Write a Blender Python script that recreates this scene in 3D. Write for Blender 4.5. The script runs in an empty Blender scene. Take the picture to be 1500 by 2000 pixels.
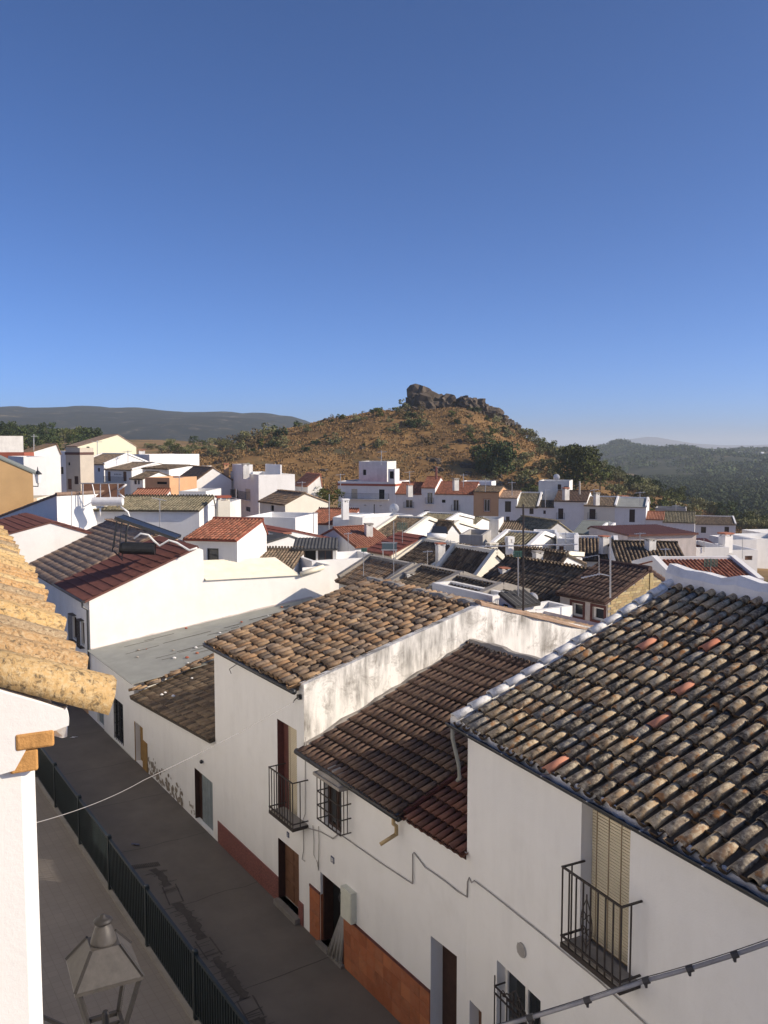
import bpy, math, random
import numpy as np
from mathutils import Vector, Matrix, noise as mnoise

R = math.radians
random.seed(7)
rng = np.random.default_rng(7)
scene = bpy.context.scene
COL = scene.collection

# ------------------------------------------------------------------ camera, sky, sun, exposure
CAM_Z, FPX, PITCH = 11.5, 1700.0, math.atan(130 / 1700)
cam_d = bpy.data.cameras.new('camera')
cam = bpy.data.objects.new('camera', cam_d)
COL.objects.link(cam)
cam.location = (0, 0, CAM_Z)
cam.rotation_euler = (math.pi / 2 - PITCH, 0, 0)
cam_d.sensor_fit = 'VERTICAL'
cam_d.sensor_height = 24.0
cam_d.sensor_width = 18.0
cam_d.lens = 24.0 * FPX / 2000
cam_d.clip_start = 0.05
cam_d.clip_end = 60000
scene.camera = cam

SUN_AZ, SUN_EL = R(-12), R(28)          # direction towards the sun, azimuth from +X
world = bpy.data.worlds.new('World')
scene.world = world
world.use_nodes = True
wn, wl = world.node_tree.nodes, world.node_tree.links
wn.clear()
wo = wn.new('ShaderNodeOutputWorld')
bg = wn.new('ShaderNodeBackground')
sky = wn.new('ShaderNodeTexSky')
sky.sky_type = 'NISHITA'
sky.sun_disc = False
sky.sun_elevation = SUN_EL
sky.sun_rotation = math.pi / 2 - SUN_AZ
sky.altitude = 600
sky.air_density = 0.44
sky.dust_density = 1.7
sky.ozone_density = 8.6
bg.inputs['Strength'].default_value = 0.15
wl.new(sky.outputs[0], bg.inputs[0])
wl.new(bg.outputs[0], wo.inputs[0])

sun_d = bpy.data.lights.new('sun', 'SUN')
sun_d.energy = 4.6
sun_d.angle = R(0.53)
sun_d.color = (1.0, 0.86, 0.68)
sun = bpy.data.objects.new('sun', sun_d)
COL.objects.link(sun)
sun.location = (30, -5, 60)
sv = Vector((math.cos(SUN_AZ) * math.cos(SUN_EL), math.sin(SUN_AZ) * math.cos(SUN_EL), math.sin(SUN_EL)))
sun.rotation_euler = sv.to_track_quat('Z', 'Y').to_euler()

vs = scene.view_settings
vs.view_transform = 'Standard'
vs.look = 'None'
vs.exposure = 0.35
vs.gamma = 1.0
vs.use_curve_mapping = False
scene.cycles.max_bounces = 6
scene.cycles.diffuse_bounces = 4
scene.cycles.volume_bounces = 0
scene.cycles.transparent_max_bounces = 8
scene.cycles.use_denoising = True

# ------------------------------------------------------------------ survey helpers: bearings read off the photograph
CP, SP = math.cos(PITCH), math.sin(PITCH)
def bearing(px, py):
    a, b = (px - 750) / FPX, (1000 - py) / FPX
    return Vector((a, CP + b * SP, -SP + b * CP))
def at(px, py, Y):
    d = bearing(px, py); k = Y / d.y
    return Vector((d.x * k, Y, CAM_Z + d.z * k))
def at_z(px, py, z):
    d = bearing(px, py); k = (z - CAM_Z) / d.z
    return Vector((d.x * k, d.y * k, z))
def on_plane(px, py, P, N):
    d = bearing(px, py); C = Vector((0, 0, CAM_Z))
    k = (Vector(P) - C).dot(N) / d.dot(N)
    return C + d * k
def pix(p):
    d = Vector(p) - Vector((0, 0, CAM_Z))
    f = d.y * CP - d.z * SP; u = d.y * SP + d.z * CP
    return 750 + FPX * d.x / f, 1000 - FPX * u / f
def z_pix(x, y, py):
    lo, hi = -200.0, 400.0
    for _ in range(60):
        m = (lo + hi) / 2
        if pix((x, y, m))[1] > py: lo = m
        else: hi = m
    return lo

# ------------------------------------------------------------------ materials
MATS = {}
def newmat(name):
    m = bpy.data.materials.new(name); m.use_nodes = True
    nt = m.node_tree; b = nt.nodes['Principled BSDF']
    return m, nt, b
def nd(nt, t, **kw):
    n = nt.nodes.new(t)
    for k, v in kw.items(): setattr(n, k, v)
    return n
def coords(nt, scale=(1, 1, 1), kind='Object'):
    tc = nd(nt, 'ShaderNodeTexCoord'); mp = nd(nt, 'ShaderNodeMapping')
    mp.inputs['Scale'].default_value = scale
    nt.links.new(tc.outputs[kind], mp.inputs[0])
    return mp.outputs[0]
def noise(nt, vec, scale, detail=4, rough=.6, dist=0):
    n = nd(nt, 'ShaderNodeTexNoise')
    n.inputs['Scale'].default_value = scale; n.inputs['Detail'].default_value = detail
    n.inputs['Roughness'].default_value = rough; n.inputs['Distortion'].default_value = dist
    nt.links.new(vec, n.inputs['Vector'])
    return n.outputs['Fac']
def ramp(nt, fac, stops, interp='LINEAR'):
    r = nd(nt, 'ShaderNodeValToRGB'); cr = r.color_ramp; cr.interpolation = interp
    while len(cr.elements) < len(stops): cr.elements.new(0.5)
    for e, (p, c) in zip(cr.elements, stops):
        e.position = p; e.color = (c, c, c, 1) if isinstance(c, (int, float)) else (*c, 1)
    nt.links.new(fac, r.inputs[0])
    return r.outputs[0]
def mix(nt, fac, a, b, mode='MIX'):
    m = nd(nt, 'ShaderNodeMix', data_type='RGBA', blend_type=mode)
    for sock, v in ((m.inputs[0], fac), (m.inputs[6], a), (m.inputs[7], b)):
        if isinstance(v, (int, float)): sock.default_value = v
        elif isinstance(v, tuple): sock.default_value = (*v, 1)
        else: nt.links.new(v, sock)
    return m.outputs[2]
def bump(nt, b, h, strength, dist=.02):
    n = nd(nt, 'ShaderNodeBump'); n.inputs['Strength'].default_value = strength
    n.inputs['Distance'].default_value = dist
    nt.links.new(h, n.inputs['Height']); nt.links.new(n.outputs[0], b.inputs['Normal'])
def setin(b, **kw):
    for k, v in kw.items():
        k = k.replace('_', ' ')
        if k in b.inputs: b.inputs[k].default_value = v

def plaster(name, col, stain=.12, dirt=(.42, .38, .33), streak=0.0, grain=.25):
    m, nt, b = newmat(name)
    v = coords(nt)
    n1 = noise(nt, v, .9, 5, .62)
    c = mix(nt, ramp(nt, n1, [(.35, 0), (.75, 1)]), col, tuple(x * (1 - stain) for x in col))
    n2 = noise(nt, v, 3.1, 6, .7)
    c = mix(nt, ramp(nt, n2, [(.58, 0), (.8, stain * 1.5)]), c, dirt)
    if streak:
        vs_ = coords(nt, (1.7, 1.7, .32))
        n3 = noise(nt, vs_, 1.5, 6, .68)
        n4 = noise(nt, v, .55, 3, .5)
        mm = nd(nt, 'ShaderNodeMath', operation='MULTIPLY')
        nt.links.new(ramp(nt, n3, [(.40, 0), (.62, 1)]), mm.inputs[0])
        nt.links.new(ramp(nt, n4, [(.36, .1), (.62, 1)]), mm.inputs[1])
        m2 = nd(nt, 'ShaderNodeMath', operation='MULTIPLY'); m2.inputs[1].default_value = streak
        nt.links.new(mm.outputs[0], m2.inputs[0])
        c = mix(nt, m2.outputs[0], c, (.12, .11, .095))
        n5 = noise(nt, v, 1.7, 8, .75, .5)
        m3 = nd(nt, 'ShaderNodeMath', operation='MULTIPLY'); m3.inputs[1].default_value = streak * .75
        nt.links.new(ramp(nt, n5, [(.52, 0), (.66, 1)]), m3.inputs[0])
        c = mix(nt, m3.outputs[0], c, (.22, .20, .17))
    nt.links.new(c, b.inputs['Base Color'])
    setin(b, Roughness=.92, Specular_IOR_Level=.15)
    bump(nt, b, noise(nt, v, 34, 5, .7), grain, .012)
    MATS[name] = m
    return m

def tilemat(name, pal, lichen=(.42, .36, .24), lam=.45, dark=(.035, .03, .026), dam=.5, rust=None, lscale=9):
    """clay tile: colour differs tile by tile; lichen and soot spots"""
    m, nt, b = newmat(name)
    geo = nd(nt, 'ShaderNodeNewGeometry'); oi = nd(nt, 'ShaderNodeObjectInfo')
    ad = nd(nt, 'ShaderNodeMath', operation='ADD'); fr = nd(nt, 'ShaderNodeMath', operation='FRACT')
    nt.links.new(geo.outputs['Random Per Island'], ad.inputs[0]); nt.links.new(oi.outputs['Random'], ad.inputs[1])
    nt.links.new(ad.outputs[0], fr.inputs[0])
    n = len(pal)
    c = ramp(nt, fr.outputs[0], [(i / n, p) for i, p in enumerate(pal)], 'CONSTANT')
    v = coords(nt)
    vo = nd(nt, 'ShaderNodeVectorMath', operation='ADD')
    cm = nd(nt, 'ShaderNodeCombineXYZ')
    ml = nd(nt, 'ShaderNodeMath', operation='MULTIPLY'); ml.inputs[1].default_value = 53.0
    nt.links.new(fr.outputs[0], ml.inputs[0])
    for i in range(3): nt.links.new(ml.outputs[0], cm.inputs[i])
    nt.links.new(v, vo.inputs[0]); nt.links.new(cm.outputs[0], vo.inputs[1])
    v = vo.outputs[0]
    n1 = noise(nt, v, lscale, 6, .72)
    c = mix(nt, ramp(nt, n1, [(.46, 0), (.62, lam)]), c, lichen)
    n2 = noise(nt, v, lscale * .6, 7, .75, .6)
    c = mix(nt, ramp(nt, n2, [(.5, 0), (.64, dam)]), c, dark)
    if rust:
        n3 = noise(nt, v, 4.2, 4, .6)
        c = mix(nt, ramp(nt, n3, [(.58, 0), (.65, .7)]), c, rust)
    nt.links.new(c, b.inputs['Base Color'])
    setin(b, Roughness=.93, Specular_IOR_Level=.12)
    bump(nt, b, n1, .5, .012)
    MATS[name] = m
    return m

def plain(name, col, rough=.7, metal=0, var=.18, scale=6, spec=.3, bumps=0, coat=0):
    m, nt, b = newmat(name)
    v = coords(nt)
    n1 = noise(nt, v, scale, 5, .65)
    c = mix(nt, ramp(nt, n1, [(.3, 0), (.75, 1)]), tuple(x * (1 + var) for x in col), tuple(x * (1 - var) for x in col))
    nt.links.new(c, b.inputs['Base Color'])
    setin(b, Roughness=rough, Metallic=metal, Specular_IOR_Level=spec)
    if bumps: bump(nt, b, noise(nt, v, scale * 6, 4), bumps, .01)
    MATS[name] = m
    return m

plaster('white', (.80, .785, .75), .10, streak=.06)
plaster('white_old', (.74, .72, .67), .2, streak=.18)
plaster('white_stain', (.86, .835, .78), .12, streak=1.0, grain=.5)
plaster('white_blue', (.80, .79, .765), .10, streak=.08)
plaster('cream', (.84, .80, .58), .06)
plaster('cream_pale', (.78, .73, .60), .12)
plaster('ochre', (.56, .36, .17), .16)
plaster('orange_wall', (.60, .36, .20), .14)
plaster('pink_wall', (.56, .50, .47), .2, streak=.25)
plaster('grey_wall', (.42, .40, .37), .25, streak=.3)
plaster('beige_wall', (.50, .44, .36), .14)
plaster('red_wall', (.36, .11, .07), .15)
plaster('mortar', (.36, .33, .29), .3, streak=.3, grain=.8)
plaster('mortar_white', (.78, .77, .76), .22, dirt=(.3, .3, .3), streak=.3, grain=.9)
plaster('near_white', (.84, .81, .75), .10, grain=.16)
plaster('near_grey', (.76, .755, .735), .06, streak=.07)
tilemat('tile_old', [(.34, .26, .17), (.13, .105, .08), (.42, .32, .2), (.17, .165, .16), (.30, .2, .12), (.45, .36, .24), (.10, .085, .07), (.24, .19, .14), (.38, .27, .16), (.2, .16, .12)],
        lichen=(.6, .52, .37), lam=.75, dark=(.03, .026, .022), dam=.85, rust=(.33, .14, .04), lscale=13)
tilemat('tile_brown', [(.30, .19, .11), (.24, .16, .10), (.36, .24, .14), (.18, .13, .09), (.28, .20, .14), (.33, .2, .11), (.22, .17, .13)],
        lichen=(.36, .29, .21), lam=.4, dam=.5)
tilemat('tile_choc', [(.12, .076, .06), (.10, .066, .053), (.14, .09, .068), (.088, .06, .05), (.165, .11, .08)], lichen=(.24, .175, .125), lam=.35, dam=.4)
tilemat('tile_choc_red', [(.16, .072, .055), (.13, .06, .048), (.18, .085, .06), (.11, .055, .045)], lichen=(.24, .15, .11), lam=.3, dam=.35)
tilemat('tile_dark', [(.155, .11, .075), (.11, .08, .058), (.20, .145, .095), (.085, .066, .05), (.235, .17, .11)],
        lichen=(.26, .23, .17), lam=.35, dam=.5, lscale=5)
tilemat('tile_mid', [(.25, .18, .12), (.17, .13, .09), (.29, .21, .14), (.14, .11, .08), (.22, .16, .11)],
        lichen=(.34, .29, .21), lam=.4, dam=.4, lscale=5)
tilemat('tile_olive', [(.23, .20, .13), (.18, .155, .10), (.27, .23, .15), (.14, .125, .085)], lichen=(.36, .33, .23), lam=.5, dam=.45, lscale=5)
tilemat('tile_red', [(.31, .115, .07), (.25, .095, .06), (.36, .14, .085), (.21, .085, .055)], lichen=(.33, .21, .145), lam=.4, dam=.35, lscale=5)
tilemat('tile_terra', [(.37, .165, .105), (.33, .145, .09), (.40, .18, .115), (.30, .13, .085)], lichen=(.40, .25, .175), lam=.3, dam=.25, lscale=5)
tilemat('tile_tan', [(.40, .28, .20), (.34, .23, .16), (.44, .31, .22), (.29, .2, .145)], lichen=(.42, .34, .26), lam=.4, dam=.3, lscale=6)
tilemat('tile_ochre', [(.54, .35, .145), (.50, .33, .145), (.42, .26, .12), (.55, .385, .18), (.47, .27, .11), (.34, .24, .14)],
        lichen=(.60, .50, .32), lam=.45, dark=(.085, .066, .045), dam=.92, lscale=62)
tilemat('tile_white', [(.74, .73, .71), (.68, .67, .66), (.78, .77, .74)], lichen=(.5, .5, .5), lam=.5, dark=(.2, .2, .2), dam=.6)
tilemat('tile_new', [(.52, .21, .13), (.56, .25, .16)], lam=.1, dam=.15)
tilemat('brick', [(.42, .33, .17), (.36, .28, .14), (.46, .37, .2), (.30, .23, .13), (.40, .29, .15)], lichen=(.42, .36, .24), lam=.3, dam=.25)
tilemat('dado_tile', [(.36, .125, .058), (.29, .10, .048), (.40, .15, .07), (.33, .12, .06)], lichen=(.34, .17, .1), lam=.4, dam=.25, lscale=4)
plain('panel_red', (.125, .052, .04), .55, var=.25, scale=3)
plain('panel_red2', (.17, .06, .045), .6, var=.22, scale=3)
plain('sheet_grey', (.27, .275, .25), .75, var=.14, scale=1.3, bumps=.2)
plain('sheet_dark', (.07, .068, .065), .8, var=.3, scale=2)
plain('sheet_brown', (.15, .125, .10), .9, var=.3, scale=2, bumps=.3)
plain('sheet_cream', (.70, .65, .52), .6, var=.1, scale=2)
plain('sheet_green', (.20, .215, .19), .85, var=.2, scale=1.5)
plain('terracotta', (.38, .15, .09), .85, var=.2)
plain('iron', (.016, .016, .018), .5, .0, .3, 12, .5)
plain('iron_brown', (.028, .020, .017), .55, .0, .3, 12, .5)
plain('gutter', (.022, .024, .027), .42, .0, .3, 4, .5)
plain('steel', (.45, .45, .46), .4, .7, .15)
plain('lamp_metal', (.02, .017, .015), .6, .1, .25, 14, .5)
plain('lamp_hood', (.055, .049, .043), .55, .1, .25, 14, .4)
plain('rail_paint', (.008, .014, .016), .45, 0, .25, 10, .5)
plain('wood_dark', (.045, .022, .016), .6, var=.3)
plain('wood_brown', (.14, .07, .04), .65, var=.25)
plain('wood_ochre', (.26, .155, .05), .7, var=.2)
plain('door_blue', (.20, .235, .25), .6, var=.15)
plain('reveal_red', (.10, .035, .03), .6, var=.25, scale=9)
plain('painted_void', (.006, .006, .007), .9, var=.1)  # black colour standing in for the unlit inside of openings
plain('curtain', (.33, .32, .31), .9, var=.12)
plain('blind', (.60, .53, .39), .7, var=.06, scale=2)
plain('blind_cord', (.22, .16, .1), .8)
plain('pvc_beige', (.42, .31, .16), .55, var=.12)
plain('cable', (.30, .285, .27), .75, var=.2)
plain('cable_dark', (.06, .055, .05), .6, var=.2)
plain('plate', (.05, .06, .12), .4)
plain('meter_box', (.55, .56, .48), .55, var=.08)
plain('tank_white', (.74, .73, .70), .35, var=.08)
plain('tank_black', (.02, .021, .023), .35, var=.3)
plain('alu', (.60, .61, .62), .35, .6, .1)
plain('green_mesh', (.08, .17, .13), .7, var=.25)
plain('street_concrete', (.135, .118, .10), .95, var=.16, scale=.8, bumps=.35)
plain('tar', (.07, .06, .05), .9, var=.25, scale=7, bumps=.4)
plain('kerb_stone', (.19, .175, .155), .9, var=.15, scale=4)
plain('brown_sign', (.1, .05, .04), .7)

def paving():
    m, nt, b = newmat('paving')
    v = coords(nt)
    br = nd(nt, 'ShaderNodeTexBrick')
    br.offset = 0.0
    br.inputs['Scale'].default_value = 1.0
    br.inputs['Brick Width'].default_value = .2; br.inputs['Row Height'].default_value = .2
    br.inputs['Mortar Size'].default_value = .007
    br.inputs['Color1'].default_value = (.195, .175, .155, 1); br.inputs['Color2'].default_value = (.18, .162, .144, 1)
    br.inputs['Mortar'].default_value = (.155, .14, .124, 1)
    nt.links.new(v, br.inputs['Vector'])
    n1 = noise(nt, v, .7, 5)
    c = mix(nt, ramp(nt, n1, [(.35, 0), (.75, .45)]), br.outputs['Color'], (.125, .11, .098))
    nt.links.new(c, b.inputs['Base Color']); setin(b, Roughness=.9, Specular_IOR_Level=.2)
    bump(nt, b, br.outputs['Fac'], -.3, .004)
    MATS['paving'] = m
paving()

def granite_red():
    m, nt, b = newmat('granite_red')
    v = coords(nt)
    vo = nd(nt, 'ShaderNodeTexVoronoi'); vo.inputs['Scale'].default_value = 26
    nt.links.new(v, vo.inputs['Vector'])
    c = ramp(nt, vo.outputs['Distance'], [(.1, (.30, .12, .10)), (.45, (.19, .07, .06)), (.8, (.12, .045, .04))])
    c = mix(nt, ramp(nt, noise(nt, v, 40, 3), [(.52, 0), (.66, .7)]), c, (.38, .2, .17))
    nt.links.new(c, b.inputs['Base Color']); setin(b, Roughness=.4, Specular_IOR_Level=.4)
    MATS['granite_red'] = m
granite_red()

def glass(name, col=(.025, .03, .035)):
    m, nt, b = newmat(name)
    b.inputs['Base Color'].default_value = (*col, 1)
    setin(b, Roughness=.08, Specular_IOR_Level=.7)
    MATS[name] = m
glass('pane'); glass('pane_blue', (.06, .08, .085))
def clear_glass():
    m, nt, b = newmat('lamp_glass')
    out = nt.nodes['Material Output']
    tr = nd(nt, 'ShaderNodeBsdfTransparent'); gl = nd(nt, 'ShaderNodeBsdfGlossy'); gl.inputs['Roughness'].default_value = .05
    mx = nd(nt, 'ShaderNodeMixShader'); mx.inputs[0].default_value = .015
    nt.links.new(tr.outputs[0], mx.inputs[1]); nt.links.new(gl.outputs[0], mx.inputs[2]); nt.links.new(mx.outputs[0], out.inputs[0])
    MATS['lamp_glass'] = m
clear_glass()

def leafmat(name, cols, trans=.25):
    m, nt, b = newmat(name)
    geo = nd(nt, 'ShaderNodeNewGeometry'); oi = nd(nt, 'ShaderNodeObjectInfo')
    n = len(cols)
    c = ramp(nt, geo.outputs['Random Per Island'], [(i / max(1, n - 1), p) for i, p in enumerate(cols)])
    hs = nd(nt, 'ShaderNodeHueSaturation')
    mr = nd(nt, 'ShaderNodeMapRange'); mr.inputs['To Min'].default_value = .75; mr.inputs['To Max'].default_value = 1.3
    nt.links.new(oi.outputs['Random'], mr.inputs[0]); nt.links.new(mr.outputs[0], hs.inputs['Value'])
    nt.links.new(c, hs.inputs['Color'])
    nt.links.new(hs.outputs[0], b.inputs['Base Color'])
    setin(b, Roughness=.8, Specular_IOR_Level=.15)
    MATS[name] = m
leafmat('leaf_dark', [(.028, .044, .014), (.045, .066, .021), (.064, .086, .028), (.036, .052, .019)])
leafmat('leaf_green', [(.06, .078, .02), (.09, .105, .028), (.12, .125, .035), (.065, .085, .025)])
leafmat('leaf_olive', [(.12, .125, .05), (.165, .165, .075), (.21, .20, .09), (.135, .135, .06)])
leafmat('leaf_dry', [(.13, .095, .045), (.17, .12, .055), (.10, .08, .04), (.20, .14, .065)])
leafmat('grass_dry', [(.30, .185, .08), (.34, .21, .09), (.27, .16, .065), (.37, .24, .105), (.24, .145, .06)])
plain('bark', (.07, .055, .04), .95, var=.3)
plain('rock', (.085, .066, .05), .95, var=.45, scale=.9, bumps=.8)

# ------------------------------------------------------------------ mesh helpers
class MB:
    def __init__(s): s.v = []; s.f = []; s.mi = []
    def add(s, vs, fs, mi=0):
        o = len(s.v); s.v += [tuple(p) for p in vs]; s.f += [tuple(i + o for i in f) for f in fs]; s.mi += [mi] * len(fs)
    def quad(s, a, b, c, d, mi=0): s.add([a, b, c, d], [(0, 1, 2, 3)], mi)
    def poly(s, pts, mi=0): s.add(pts, [tuple(range(len(pts)))], mi)
    def box(s, x0, x1, y0, y1, z0, z1, mi=0):
        s.hexa([(x0, y0, z0), (x1, y0, z0), (x1, y1, z0), (x0, y1, z0)], [(x0, y0, z1), (x1, y0, z1), (x1, y1, z1), (x0, y1, z1)], mi)
    def hexa(s, lo, hi, mi=0):
        n = len(lo)
        s.add(list(lo) + list(hi), [tuple(range(n - 1, -1, -1)), tuple(range(n, 2 * n))] + [(i, (i + 1) % n, n + (i + 1) % n, n + i) for i in range(n)], mi)
    def prism(s, pts, off, mi=0):
        off = Vector(off); s.hexa(pts, [Vector(p) + off for p in pts], mi)
    def obox(s, O, ax, ay, az, mi=0):
        O, ax, ay, az = map(Vector, (O, ax, ay, az))
        lo = [O, O + ax, O + ax + ay, O + ay]
        s.hexa(lo, [p + az for p in lo], mi)
    def bar(s, a, b, w, h=None, mi=0, up=(0, 0, 1)):
        a, b = Vector(a), Vector(b); d = (b - a)
        if d.length < 1e-6: return
        d.normalize(); up = Vector(up)
        if abs(d.dot(up)) > .98: up = Vector((0, 1, 0))
        r = d.cross(up).normalized() * (w / 2); t = r.cross(d).normalized() * ((h or w) / 2)
        lo = [a - r - t, a + r - t, a + r + t, a - r + t]
        s.hexa(lo, [p + (b - a) for p in lo], mi)
    def tube(s, pts, r, n=6, mi=0, cap=True):
        pts = [Vector(p) for p in pts]; rs = r if isinstance(r, (list, tuple)) else [r] * len(pts)
        rings = []
        for i, p in enumerate(pts):
            d = (pts[min(i + 1, len(pts) - 1)] - pts[max(i - 1, 0)]).normalized()
            up = Vector((0, 0, 1)) if abs(d.z) < .9 else Vector((0, 1, 0))
            a = d.cross(up).normalized(); b = a.cross(d).normalized()
            rings.append([p + (a * math.cos(2 * math.pi * k / n) + b * math.sin(2 * math.pi * k / n)) * rs[i] for k in range(n)])
        vs = [q for ring in rings for q in ring]
        fs = [(i * n + k, i * n + (k + 1) % n, (i + 1) * n + (k + 1) % n, (i + 1) * n + k) for i in range(len(pts) - 1) for k in range(n)]
        if cap: fs += [tuple(range(n - 1, -1, -1)), tuple((len(pts) - 1) * n + k for k in range(n))]
        s.add(vs, fs, mi)
    def lathe(s, prof, n=16, c=(0, 0, 0), mi=0):
        c = Vector(c); vs = []
        for r, z in prof:
            for k in range(n):
                a = 2 * math.pi * k / n
                vs.append(c + Vector((r * math.cos(a), r * math.sin(a), z)))
        fs = [(i * n + k, i * n + (k + 1) % n, (i + 1) * n + (k + 1) % n, (i + 1) * n + k) for i in range(len(prof) - 1) for k in range(n)]
        fs += [tuple(range(n - 1, -1, -1)), tuple((len(prof) - 1) * n + k for k in range(n))]
        s.add(vs, fs, mi)
    def mesh(s, name, mats):
        me = bpy.data.meshes.new(name); me.from_pydata(s.v, [], s.f)
        for m in (mats if isinstance(mats, (list, tuple)) else [mats]): me.materials.append(MATS[m])
        if any(s.mi): me.polygons.foreach_set('material_index', s.mi)
        me.update(); return me
    def build(s, name, mats, parent=None, smooth=False):
        return link(name, s.mesh(name, mats), parent, smooth)

def link(name, me, parent=None, smooth=False):
    if smooth and len(me.polygons): me.polygons.foreach_set('use_smooth', [True] * len(me.polygons))
    o = bpy.data.objects.new(name, me); COL.objects.link(o)
    if parent is not None: o.parent = parent
    return o
def tag(o, label, cat, group=None, kind=None):
    if label: o['label'] = label
    if cat: o['category'] = cat
    if group: o['group'] = group
    if kind: o['kind'] = kind
    return o
def thing(name, label, cat, loc=(0, 0, 0), rz=0.0, group=None):
    o = bpy.data.objects.new(name, None); COL.objects.link(o)
    o.location = loc; o.rotation_euler = (0, 0, rz); o.empty_display_size = .2
    return tag(o, label, cat, group)
def structure(o): o['kind'] = 'structure'; return o
def stuff(o): o['kind'] = 'stuff'; return o
def copy_obj(o, parent=None):
    c = o.copy(); COL.objects.link(c)
    if parent is not None: c.parent = parent
    return c
def copy_tree(o):
    c = o.copy(); COL.objects.link(c)
    for ch in o.children:
        d = ch.copy(); COL.objects.link(d); d.parent = c
        for g in ch.children:
            e = g.copy(); COL.objects.link(e); e.parent = d
    return c
def np_mesh(name, V, F, mats):
    """V (n,3); F (m,k) array of equal-sized faces, or list of arrays"""
    me = bpy.data.meshes.new(name)
    Fs = F if isinstance(F, list) else [F]
    V = np.asarray(V, dtype=np.float32)
    me.vertices.add(len(V)); me.vertices.foreach_set('co', V.ravel())
    loops = np.concatenate([f.ravel() for f in Fs]).astype(np.int32)
    tot = np.concatenate([np.full(len(f), f.shape[1]) for f in Fs]).astype(np.int32)
    st = np.concatenate([[0], np.cumsum(tot)[:-1]]).astype(np.int32)
    me.loops.add(len(loops)); me.loops.foreach_set('vertex_index', loops)
    me.polygons.add(len(tot)); me.polygons.foreach_set('loop_start', st)
    me.update(calc_edges=True); me.validate()
    for m in (mats if isinstance(mats, (list, tuple)) else [mats]): me.materials.append(MATS[m])
    return me

# ------------------------------------------------------------------ barrel tiles
def tile_template(length, r0, r1, seg=5, th=.015, full=True):
    """cover tile: wide lower end at y=0, narrow upper end at y=length; arch up +z"""
    V, F4, cap = [], [], []
    for y, r in ((0, r0), (length, r1)):
        for q in (0, 1) if full else (0,):
            for k in range(seg + 1):
                a = math.pi * k / seg
                rr = r - (th if q else 0)
                V.append((-rr * math.cos(a), y, rr * math.sin(a) * .92))
    n = seg + 1
    if full:
        o0, i0, o1, i1 = 0, n, 2 * n, 3 * n
        for k in range(seg):
            F4 += [(o0 + k, o0 + k + 1, o1 + k + 1, o1 + k), (i0 + k + 1, i0 + k, i1 + k, i1 + k + 1),
                   (o0 + k + 1, o0 + k, i0 + k, i0 + k + 1), (o1 + k, o1 + k + 1, i1 + k + 1, i1 + k)]
        F4 += [(o0, o1, i1, i0), (o0 + seg, i0 + seg, i1 + seg, o1 + seg)]
    else:
        for k in range(seg): F4.append((k, k + 1, n + k + 1, n + k))
        if seg == 5:
            F4 += [(0, 5, 4, 1), (1, 4, 3, 2)]
        else:
            F4 += [(0, 4, 3, 1), (1, 3, 2, 2)] if False else [(0, 4, 3, 1)]
    return np.array(V, float), np.array(F4, int)

def tile_spots(W, L, pitch, row, jit, seed=1):
    """list of (u, v, twist, scale) of cover tiles over a W x L slope"""
    g = np.random.default_rng(seed); out = []
    nc = max(1, int(round(W / pitch))); p = W / nc; nr = max(1, int(math.ceil(L / row - .15)))
    for j in range(nr):
        for i in range(nc):
            out.append((p * (i + .5) + g.normal(0, jit * .25), min(j * row, L - row * .6) + g.normal(0, jit * .6), g.normal(0, jit * 1.3), 1 + g.normal(0, jit * .8), g.normal(0, jit * .35)))
    return out

def joined_tiles(name, mat, parent, O, eu, ev, en, spots, length, r0, r1, seg=4, full=False, lift=.02, flip=False):
    V, F = tile_template(length, r0, r1, seg, full=full)
    S = np.array(spots); n = len(S)
    if n == 0: return None
    c, s = np.cos(S[:, 2]), np.sin(S[:, 2])
    x = V[None, :, 0] * S[:, 3:4]; y = V[None, :, 1]; z = V[None, :, 2] * S[:, 3:4]
    if flip: z = -z
    X = x * c[:, None] - y * s[:, None] + S[:, 0:1]
    Y = x * s[:, None] + y * c[:, None] + S[:, 1:2]
    Z = z + lift * (1 - y / length) + S[:, 4:5]
    O, eu, ev, en = (np.array(q, float) for q in (O, eu, ev, en))
    P = O + X[..., None] * eu + Y[..., None] * ev + Z[..., None] * en
    FF = (F[None] + (np.arange(n) * len(V))[:, None, None]).reshape(-1, 4)
    me = np_mesh(name, P.reshape(-1, 3), FF, mat)
    o = link(name, me, parent, False)
    return stuff(o)

def single_tiles(name, mat, parent, O, eu, ev, en, spots, length, r0, r1, lift=.02, seg=5, alt=None):
    V, F = tile_template(length, r0, r1, seg, full=True)
    V = V.copy()
    V[:, 2] += lift * (1 - V[:, 1] / length)
    meshes = [np_mesh(name, V, F, mat)]
    if alt: meshes.append(np_mesh(name, V, F, alt))
    M0 = Matrix((Vector(eu), Vector(ev), Vector(en))).transposed()
    for q, sp in enumerate(spots):
        u, v, tw, sc, dz = sp[:5]
        o = bpy.data.objects.new(name, meshes[1] if (alt and len(sp) > 5 and sp[5]) else meshes[0]); COL.objects.link(o)
        M = (M0 @ Matrix.Rotation(tw, 3, 'Z') @ Matrix.Diagonal((sc, 1, sc))).to_4x4()
        M.translation = Vector(O) + Vector(eu) * u + Vector(ev) * v + Vector(en) * dz
        o.matrix_local = M
        o.parent = parent
        o.matrix_parent_inverse = Matrix.Identity(4)

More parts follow.
